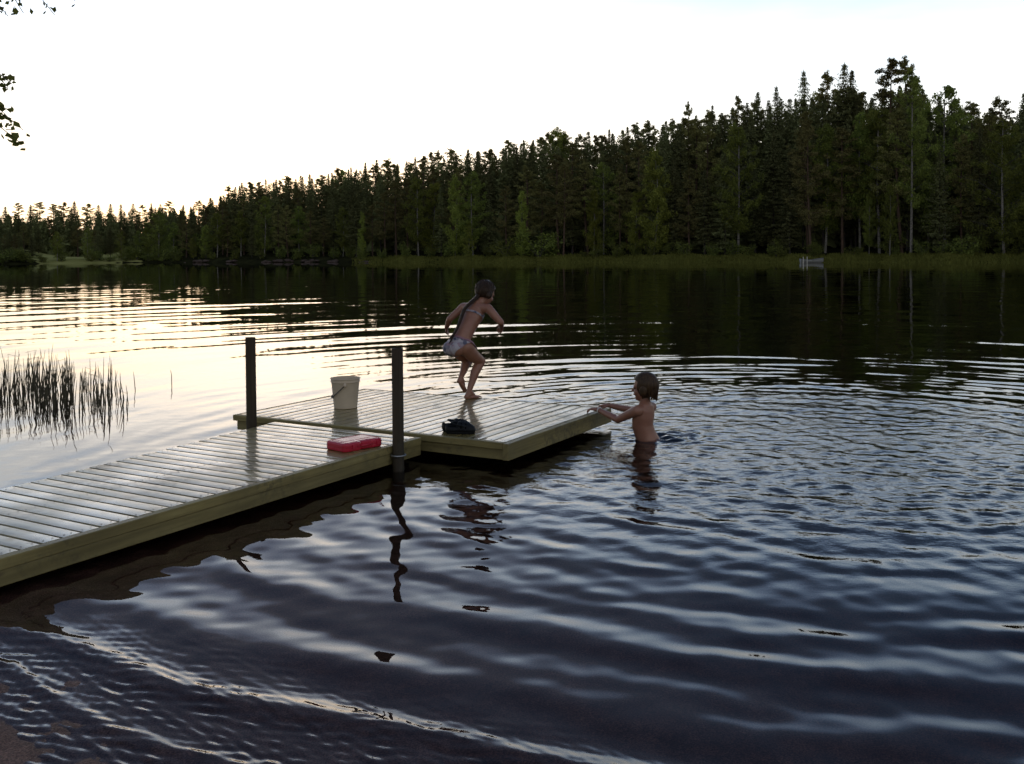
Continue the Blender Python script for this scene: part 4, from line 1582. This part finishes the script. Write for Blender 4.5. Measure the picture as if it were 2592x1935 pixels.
def head(mb, c, fwd, up, s=1.0):
    """skull, jaw, nose, brows, ears; c is the middle of the head"""
    r, f, u = frame(fwd, up)
    R = np.stack([r, f, u], 1)
    at_ = lambda x_, y_, z_: np.asarray(c) + (R @ np.array([x_, y_, z_])) * s
    mb.sphere(at_(0, -.010, .022), .071 * s, .086 * s, .080 * s, R)
    mb.sphere(at_(0, .022, -.030), .056 * s, .058 * s, .066 * s, R)
    mb.sphere(at_(0, .050, -.078), .026 * s, .024 * s, .022 * s, R)
    mb.sphere(at_(0, .062, .012), .048 * s, .020 * s, .018 * s, R)
    for sg_ in (-1, 1):
        mb.sphere(at_(sg_ * .032, .052, -.030), .024 * s, .024 * s, .024 * s, R)
        mb.sphere(at_(sg_ * .071, -.006, -.014), .009 * s, .018 * s, .028 * s, R)
    cone(mb, at_(0, .074, .004), at_(0, .090, -.022), .0075 * s, .0105 * s)
    mb.sphere(at_(0, .074, -.050), .017 * s, .010 * s, .0095 * s, R)
    return R, at_


def face_bits(parent, R, at_, s=1.0):
    m = MB()
    for sg_ in (-1, 1): m.sphere(at_(sg_ * .030, .0705, -.004), .011 * s, .006 * s, .0055 * s, R, 12, 8)
    m.build('eyes', M['eye'], parent, True)
    m = MB(); m.sphere(at_(0, .0835, -.0505), .015 * s, .003 * s, .0045 * s, R, 12, 8)
    m.build('lips', M['lip'], parent, True)


def hand(mb, wrist, d, palm_n, side, curl, s=1.0, spread=.10):
    """palm plus five separate bent fingers. d: along the hand, palm_n: out of the palm, side: towards the thumb"""
    d = nrmz(d); n = nrmz(palm_n - d * np.dot(palm_n, d)); t_ = nrmz(side - d * np.dot(side, d) - n * np.dot(side, n))
    R = np.stack([t_, d, n], 1)
    w = np.asarray(wrist, float)
    pc_ = w + d * .034 * s
    mb.sphere(pc_, .0285 * s, .038 * s, .0125 * s, R)
    cone(mb, w - d * .012 * s, w + d * .02 * s, .0175 * s, .0165 * s)
    L = (.046, .052, .048, .037)
    for i in range(4):
        x_ = (.0205 - i * .0137) * s
        k0 = w + d * (.060 - .004 * abs(i - 1.2)) * s + t_ * x_
        dd = nrmz(d + t_ * (x_ / .02 * spread))
        P = [k0 - d * .014 * s, k0]
        a_ = 0
        for q, ln in enumerate((.44, .31, .25)):
            a_ += curl[q] * (1 + .10 * (i - 1.5))
            v = dd * math.cos(a_) + n * math.sin(a_)
            P.append(P[-1] + v * L[i] * ln * s)
        limb(mb, P, np.array([.0078, .0075, .0070, .0064, .0056]) * s)
    b = w + d * .018 * s + t_ * .022 * s + n * .003 * s
    v1 = nrmz(d * .75 + t_ * .65 + n * .30); v2 = nrmz(d * .95 + t_ * .15 + n * .35)
    limb(mb, [w + d * .012 * s + t_ * .010 * s, b, b + v1 * .024 * s, b + v1 * .024 * s + v2 * .022 * s], np.array([.0105, .0095, .0082, .0066]) * s)


def foot(mb, ankle, heel, toe, s=1.0):
    """ankle centre, heel and ball/toe points lying on the sole"""
    ankle = np.asarray(ankle, float); heel = np.asarray(heel, float); toe = np.asarray(toe, float)
    d = nrmz(toe - heel); L = np.linalg.norm(toe - heel)
    up = nrmz((ankle - heel) - d * np.dot(ankle - heel, d)); r = np.cross(d, up)
    R = np.stack([r, d, up], 1)
    g = lambda x_, y_, z_: heel + r * x_ + d * y_ + up * z_
    cone(mb, g(0, .022, .022), g(0, .05, .040), .022, .024)
    cone(mb, ankle, g(0, .032, .026), .021, .023)
    cone(mb, ankle + d * .006, g(.0, L * .55, .026), .022, .019)
    cone(mb, g(.004, L * .2, .015), g(.004, L * .70, .013), .0185, .0155)
    cone(mb, g(-.012, L * .45, .015), g(-.017, L * .74, .0135), .015, .0135)
    cone(mb, g(.012, L * .40, .014), g(.019, L * .70, .012), .014, .012)
    for i, x_ in enumerate((-.022, -.008, .003, .0125, .021)):
        ln = (.26, .26, .245, .22, .19)[i] * L; rr_ = (.0100, .0072, .0068, .0064, .0062)[i]
        limb(mb, [g(x_ * .85, L * .72, .013), g(x_, L * .74 + ln * .5, .0125), g(x_ * 1.03, L * .74 + ln, .008)], [rr_ * 1.1, rr_, rr_ * .85])


def fuse(mb, name, mat, parent, voxel=.0036, smooth=5):
    """one continuous skin out of all the overlapping pieces"""
    me = mb.mesh(name + '_raw', mat)
    o = bpy.data.objects.new('tmp', me); COL.objects.link(o)
    r = o.modifiers.new('r', 'REMESH'); r.mode = 'VOXEL'; r.voxel_size = voxel; r.use_smooth_shade = True
    s_ = o.modifiers.new('s', 'SMOOTH'); s_.factor = .5; s_.iterations = smooth
    dg = bpy.context.evaluated_depsgraph_get(); dg.update()
    ev = bpy.data.meshes.new_from_object(o.evaluated_get(dg))
    bpy.data.objects.remove(o); bpy.data.meshes.remove(me)
    ev.name = name
    ev.materials.clear(); ev.materials.append(mat)
    ev.polygons.foreach_set('use_smooth', np.ones(len(ev.polygons), bool))
    return link(name, ev, parent)


def garment(body, name, mat, test, parent, off=.0035, label=None):
    """cloth that follows the body where test(p) holds"""
    me = body.data
    n = len(me.vertices)
    V = np.zeros(n * 3); me.vertices.foreach_get('co', V); V = V.reshape(-1, 3)
    N = np.zeros(n * 3); me.vertices.foreach_get('normal', N); N = N.reshape(-1, 3)
    ok = test(V)
    Fs = [tuple(p.vertices) for p in me.polygons if all(ok[i] for i in p.vertices)]
    used = sorted({i for f_ in Fs for i in f_})
    mp = {i: k for k, i in enumerate(used)}
    m = MB()
    m.add(V[used] + N[used] * off, [tuple(mp[i] for i in f_) for f_ in Fs])
    g_ = m.build(name, mat, parent, True)
    sm = g_.modifiers.new('s', 'SMOOTH'); sm.factor = .5; sm.iterations = 4
    so = g_.modifiers.new('t', 'SOLIDIFY'); so.thickness = .003; so.offset = 1
    return g_


# ---- the child who is about to jump off the far edge of the raft
pf = at(1012 * KX, 863 * KX, DZ)
k = pf[1] / 8.47
g1 = empty('person', (pf[0], pf[1], DZ))
tag(g1, 'child in a patterned bikini bottom crouching on the raft edge, about to jump', 'person')
S = lambda x_, y_, z_: np.array([x_, y_, z_]) * k
fw = np.array([.67, .74, 0]); rt_ = np.array([.74, -.67, 0])
b = MB()
pel = S(-.080, -.010, .480)
neck = S(.082, .150, .838)
lat = rt_
spn = [pel + S(-.015, -.02, -.075), pel + S(-.012, -.010, -.040), pel, S(-.045, .020, .555), S(.000, .062, .640), S(.040, .103, .720), S(.062, .128, .775), S(.074, .142, .812), neck + S(.004, .006, .012)]
loft(b, spn, lat, np.array([.055, .088, .098, .084, .085, .098, .102, .075, .036]) * k, np.array([.060, .084, .088, .068, .067, .072, .066, .050, .036]) * k)
# seat
for sg_ in (-1, 1): b.sphere(pel + rt_ * sg_ * .045 * k + S(-.040, -.044, -.030), .060 * k, .060 * k, .062 * k)
hc = S(.150, .222, .918)
cone(b, neck - S(.01, .01, .03), hc - S(.012, .022, .040), .041 * k, .036 * k)
hR, hat = head(b, hc, np.array([.80, .62, -.42]), np.array([.34, .30, .90]), k * 1.02)
# arms
sl, sr = S(-.048, .245, .795), S(.178, .050, .795)
cone(b, S(.06, .13, .79), sl, .052 * k, .040 * k); cone(b, S(.06, .13, .79), sr, .052 * k, .040 * k)
el, wl_ = S(-.172, .215, .690), S(-.205, .300, .612)
er_, wr2 = S(.290, .010, .672), S(.296, .135, .620)
limb(b, [sl, (sl + el) / 2, el], np.array([.040, .034, .028]) * k)
limb(b, [el, el * .6 + wl_ * .4, wl_], np.array([.028, .027, .019]) * k)
limb(b, [sr, (sr + er_) / 2, er_], np.array([.040, .035, .029]) * k)
limb(b, [er_, er_ * .6 + wr2 * .4, wr2], np.array([.029, .027, .019]) * k)
hand(b, wl_, np.array([-.10, .75, -.60]), np.array([.8, .2, -.2]), np.array([.1, .6, .6]), (.25, .35, .25), k)
hand(b, wr2, np.array([-.15, .85, -.35]), np.array([-.7, -.1, -.5]), np.array([-.2, .1, .9]), (.3, .4, .3), k)
# legs
hr_, hl_ = S(-.018, -.055, .462), S(-.120, .040, .465)
kr, ar = S(.108, .120, .322), S(.006, .012, .068)
kl, al_ = S(-.004, .200, .322), S(-.066, .040, .190)
limb(b, [hr_, hr_ * .5 + kr * .5 + S(-.006, -.012, -.008), kr], np.array([.072, .060, .043]) * k)
limb(b, [kr, kr * .66 + ar * .34 + S(-.012, -.014, 0), kr * .35 + ar * .65 + S(-.006, -.008, 0), ar], np.array([.043, .041, .032, .022]) * k)
limb(b, [hl_, hl_ * .5 + kl * .5 + S(-.006, -.012, -.008), kl], np.array([.072, .058, .042]) * k)
limb(b, [kl, kl * .66 + al_ * .34 + S(-.008, -.012, 0), kl * .35 + al_ * .65, al_], np.array([.042, .040, .031, .022]) * k)
fd = nrmz(np.array([.78, .62, 0]))
foot(b, ar, S(-.034, -.020, .000), S(-.034, -.020, .0) + fd * .185 * k)
foot(b, al_, S(-.100, .006, .164), S(-.100, .006, .164) + nrmz(np.array([.42, .40, -.68])) * .150 * k)
body = fuse(b, 'body', M['skin'], g1)
face_bits(g1, hR, hat, k * 1.02)


def pel_test(V):
    q = V - pel
    z_ = q[:, 2]; l_ = q @ rt_; f_ = q @ fw
    sax = nrmz(S(.035, .03, .075)); t__ = q @ sax
    low = -.106 + 1.25 * np.clip(np.abs(l_) - .030, 0, .2) + .10 * (f_ > .02)
    return (t__ < .048 * k) & (z_ > (low * k + .15 * np.clip(f_, 0, .2))) & (np.abs(l_) < .16) & (f_ < .135) & (V[:, 2] > .34)


garment(body, 'bikini_bottom', M['swim'], pel_test, g1, .0030)


def tie_test(V):
    q = V - pel; l_ = q @ rt_
    sax = nrmz(S(.035, .03, .075)); t__ = q @ sax
    return (np.abs(t__ - .043 * k) < .010) & (np.abs(l_) < .14) & (V[:, 2] > .42) & (V[:, 2] < .66)


garment(body, 'waist_band', M['pink'], tie_test, g1, .0075)
ch = S(.044, .107, .728)


def top_test(V):
    q = V - ch; l_ = q @ rt_; f_ = q @ fw
    sax = nrmz(S(.04, .04, .08)); t__ = q @ sax
    hw = np.where(q @ np.cross(rt_, sax) * 1.0 > 0, 0.011, 0.011) + .030 * np.clip((f_ - .01) / .05, 0, 1)
    return (np.abs(t__ - .006) < hw) & (np.abs(l_) < .120 * k) & (np.linalg.norm(q, axis=1) < .16)


garment(body, 'bikini_top', M['swim'], top_test, g1, .004)


def hair_cap(body, name, mat, c, R, s, parent, front=.044, low=-.05, off=.010):
    def test(V):
        q = (V - np.asarray(c)) @ R / s                       # head axes: right, forward, up
        x_, y_, z_ = q[:, 0], q[:, 1], q[:, 2]
        hl = (z_ > .052 + .5 * (y_ - .045)) & (y_ > .02) | (y_ <= .02) & (z_ > low)
        return hl & (np.abs(x_) < .12) & (y_ > -.13) & (y_ < front + .045) & (z_ < .14) & ~((y_ > .004) & (z_ < .03) & (np.abs(x_) > .03) & (y_ > .015))
    return garment(body, name, mat, test, parent, off)


hair = hair_cap(body, 'hair', M['hair_dark'], hc, hR, k * 1.02, g1, off=.011)
# long wet strands from the nape over the left shoulder and down the back
hs_ = MB()
bo = -fw * .075 * k
hrg = np.random.default_rng(9)
nape = hc - hR[:, 1] * .075 * k - np.array([0, 0, .05 * k])
for i in range(16):
    j = hrg.normal(0, .006, 3)
    q = i / 15 - .5
    P = np.array([hc - hR[:, 1] * .088 * k + hR[:, 2] * (.03 + .03 * q) * k + hR[:, 0] * (-.02 + .05 * q) * k, nape + rt_ * .03 * q + j,
                  S(.020 + .02 * q, .075, .845), S(-.030 + .018 * q, .060, .800), S(-.052 + .016 * q, .018, .730), S(-.080 + .014 * q, -.028, .650), S(-.115 + .012 * q, -.060, .585), S(-.150 + .010 * q, -.098, .535 + hrg.uniform(-.03, .02))])
    P[2:] += j * .7
    # smooth through the control points
    u0 = np.linspace(0, 1, len(P)); u1 = np.linspace(0, 1, 26)
    Pi = np.stack([np.interp(u1, u0, P[:, c_]) for c_ in range(3)], 1)
    for _ in range(3): Pi[1:-1] = (Pi[:-2] + 2 * Pi[1:-1] + Pi[2:]) / 4
    hs_.tube(Pi, np.interp(u1, [0, .15, .6, 1], [.010, .0085, .0065, .0025]) * k, 7)
hs_.build('ponytail', M['hair_dark'], g1, True)
hs_ = MB()
for i in range(90):                                   # wet strands lying over the head
    a_ = hrg.uniform(-2.0, 2.0); s_ = k * 1.02
    q_ = lambda t_, o_: hc + (hR[:, 0] * .071 * math.sin(a_) * math.sin(t_) - hR[:, 1] * (.086 * math.cos(a_) * math.sin(t_) + .010) + hR[:, 2] * (.080 * math.cos(t_) + .022)) * s_ * o_
    tt = np.linspace(.15, hrg.uniform(1.7, 2.25) if abs(a_) < 1.3 else hrg.uniform(1.2, 1.7), 9)
    P = np.array([q_(t_, 1.13 + .02 * hrg.random()) for t_ in tt]) + hrg.normal(0, .0012, (9, 3))
    hs_.tube(P, np.interp(np.linspace(0, 1, 9), [0, .3, .8, 1], [.002, .0048, .004, .0014]) * s_, 5)
hs_.build('hair_strands', M['hair_dark'], g1, True)

# ---- the child standing in the water, hands on the corner of the raft
pw_ = at(1392 * KX, 950 * KX, 0)
k2 = pw_[1] / 7.87
zb = lz(pw_[0] + .1, pw_[1])
g2 = empty('person', (pw_[0], pw_[1], 0.0))
tag(g2, 'child with wet light brown hair standing waist deep in the water, holding the raft corner', 'person')
S = lambda x_, y_, z_: np.array([x_, y_, z_]) * k2
W2 = lambda p: np.asarray(p) - pw_                     # world to this child's axes
b = MB()
fw2 = nrmz(np.array([-.80, .60, 0])); lf2 = np.array([-fw2[1], fw2[0], 0])       # left hand side of the child
if np.dot(lf2, [0, -1, 0]) < 0: lf2 = -lf2
pel2 = S(.045, .010, -.035)
neck2 = S(.012, .020, .305)
spn = [pel2 - S(-.012, 0, .075), pel2 - S(-.008, 0, .04), pel2, S(.010, .004, .045), S(-.012, .004, .115), S(-.006, .004, .185), S(.006, .004, .240), S(.016, .004, .278), neck2 + S(.002, 0, .012)]
loft(b, spn, lf2, np.array([.060, .090, .098, .088, .090, .103, .108, .080, .037]) * k2, np.array([.060, .084, .090, .080, .082, .080, .070, .052, .037]) * k2)
for sg_ in (-1, 1): b.sphere(pel2 + lf2 * sg_ * .045 * k2 - fw2 * .050 * k2 + S(0, 0, -.02), .060 * k2, .060 * k2, .060 * k2)
hc2 = S(.008, .022, .424)
cone(b, neck2 - S(.0, 0, .03), hc2 - S(.006, 0, .04), .043 * k2, .038 * k2)
hR2, hat2 = head(b, hc2, np.array([-.94, .34, -.06]), np.array([-.04, 0, 1.0]), k2 * 1.10)
sl = S(.000, 0, .252) + lf2 * .118 * k2; sr = S(.004, 0, .252) - lf2 * .118 * k2
cone(b, S(.004, 0, .248), sl, .052 * k2, .042 * k2); cone(b, S(.004, 0, .248), sr, .052 * k2, .042 * k2)
# hands: on the raft edge, measured on the raft itself
hL_e = ab(RL - .30, .030); hR_e = ab(RL - .10, .030)
wL = W2([*hL_e, DZ + .036]) + S(.034, -.034, -.004)
wR = W2([*hR_e, DZ + .036]) + S(.045, -.014, -.004)

eL = (sl + wL) / 2 + S(.000, -.040, -.070); eR = (sr + wR) / 2 + S(.02, .04, -.04)
limb(b, [sl, (sl + eL) / 2, eL], np.array([.042, .036, .030]) * k2)
limb(b, [eL, eL * .6 + wL * .4, wL], np.array([.030, .028, .020]) * k2)
limb(b, [sr, (sr + eR) / 2, eR], np.array([.042, .036, .030]) * k2)
limb(b, [eR, eR * .6 + wR * .4, wR], np.array([.030, .028, .020]) * k2)
hand(b, wL, np.array([-.85, .45, .06]), np.array([0, 0, -1.0]), np.array([.3, 1, 0]), (.38, .50, .50), k2 * 1.08)
hand(b, wR, np.array([-.88, .30, .04]), np.array([0, 0, -1.0]), np.array([-.3, -1, 0]), (.38, .50, .50), k2 * 1.08)
# legs under water
for sg_ in (-1, 1):
    hp_ = pel2 + lf2 * sg_ * .052 * k2 - S(0, 0, .05)
    kn_ = hp_ * .5 + np.array([.06, 0, zb]) * .5 + fw2 * .03
    an_ = np.array([.07, 0, zb + .055]) + lf2 * sg_ * .06
    limb(b, [hp_, (hp_ + kn_) / 2, kn_], np.array([.078, .062, .046]) * k2)
    limb(b, [kn_, kn_ * .65 + an_ * .35 - fw2 * .012, an_], np.array([.046, .044, .024]) * k2)
    hl3 = an_ - fw2 * .035 - np.array([0, 0, .05])
    foot(b, an_, hl3, hl3 + fw2 * .175)
body2 = fuse(b, 'body', M['skin'], g2)
face_bits(g2, hR2, hat2, k2 * 1.10)
garment(body2, 'swim_trunks', M['trunks'], lambda V: (V[:, 2] < -.015) & (V[:, 2] > -.24) & (np.linalg.norm(V[:, :2] - pel2[:2], axis=1) < .24), g2, .005)
hair_cap(body2, 'hair', M['hair_fair'], hc2, hR2, k2 * 1.10, g2, low=-.075, off=.013)
hs_ = MB()
for i in range(150):
    a_ = hrg.uniform(-2.05, 2.05)                        # round the back of the head, 0 = straight back
    s_ = k2 * 1.10
    dirb = -hR2[:, 1] * math.cos(a_) + hR2[:, 0] * math.sin(a_)
    dv = np.array([.076 * math.sin(a_), -.092 * math.cos(a_) - .012])
    e0 = hc2 + (hR2[:, 0] * .076 * math.sin(a_) - hR2[:, 1] * (.094 * math.cos(a_) + .006)) * s_ * .75 + hR2[:, 2] * .072 * s_
    e1_ = hc2 + (hR2[:, 0] * .083 * math.sin(a_) - hR2[:, 1] * (.101 * math.cos(a_) + .004)) * s_ + hR2[:, 2] * .012 * s_
    ln = hrg.uniform(.055, .115) if abs(a_) < 1.25 else hrg.uniform(.035, .075)
    e2_ = e1_ - hR2[:, 2] * ln * .55 * s_ - dirb * .010 * s_
    e3_ = e1_ - hR2[:, 2] * ln * s_ - dirb * .024 * s_ + hrg.normal(0, .007, 3)
    P = np.array([e0, e1_, e2_, e3_])
    u1 = np.linspace(0, 1, 14); u0 = np.linspace(0, 1, 4)
    Pi = np.stack([np.interp(u1, u0, P[:, c_]) for c_ in range(3)], 1)
    for _ in range(3): Pi[1:-1] = (Pi[:-2] + 2 * Pi[1:-1] + Pi[2:]) / 4
    hs_.tube(Pi, np.interp(u1, [0, .3, .7, 1], [.004, .0062, .0048, .0014]) * s_, 6)
hs_.build('hair_strands', M['hair_fair'], g2, True)
# rubber band on the left wrist
wd_ = nrmz(wL - eL)
a_ = np.linspace(0, 2 * PI, 29)
n1_ = nrmz(np.cross(wd_, [0, 0, 1])); n2_ = np.cross(wd_, n1_)
bc = wL - wd_ * .014
bm2 = MB().tube(np.array([bc + .0225 * k2 * (math.cos(x_) * n1_ + math.sin(x_) * n2_) for x_ in a_]), .0050, 8, False)
bm2.build('wristband', M['band'], g2, True)
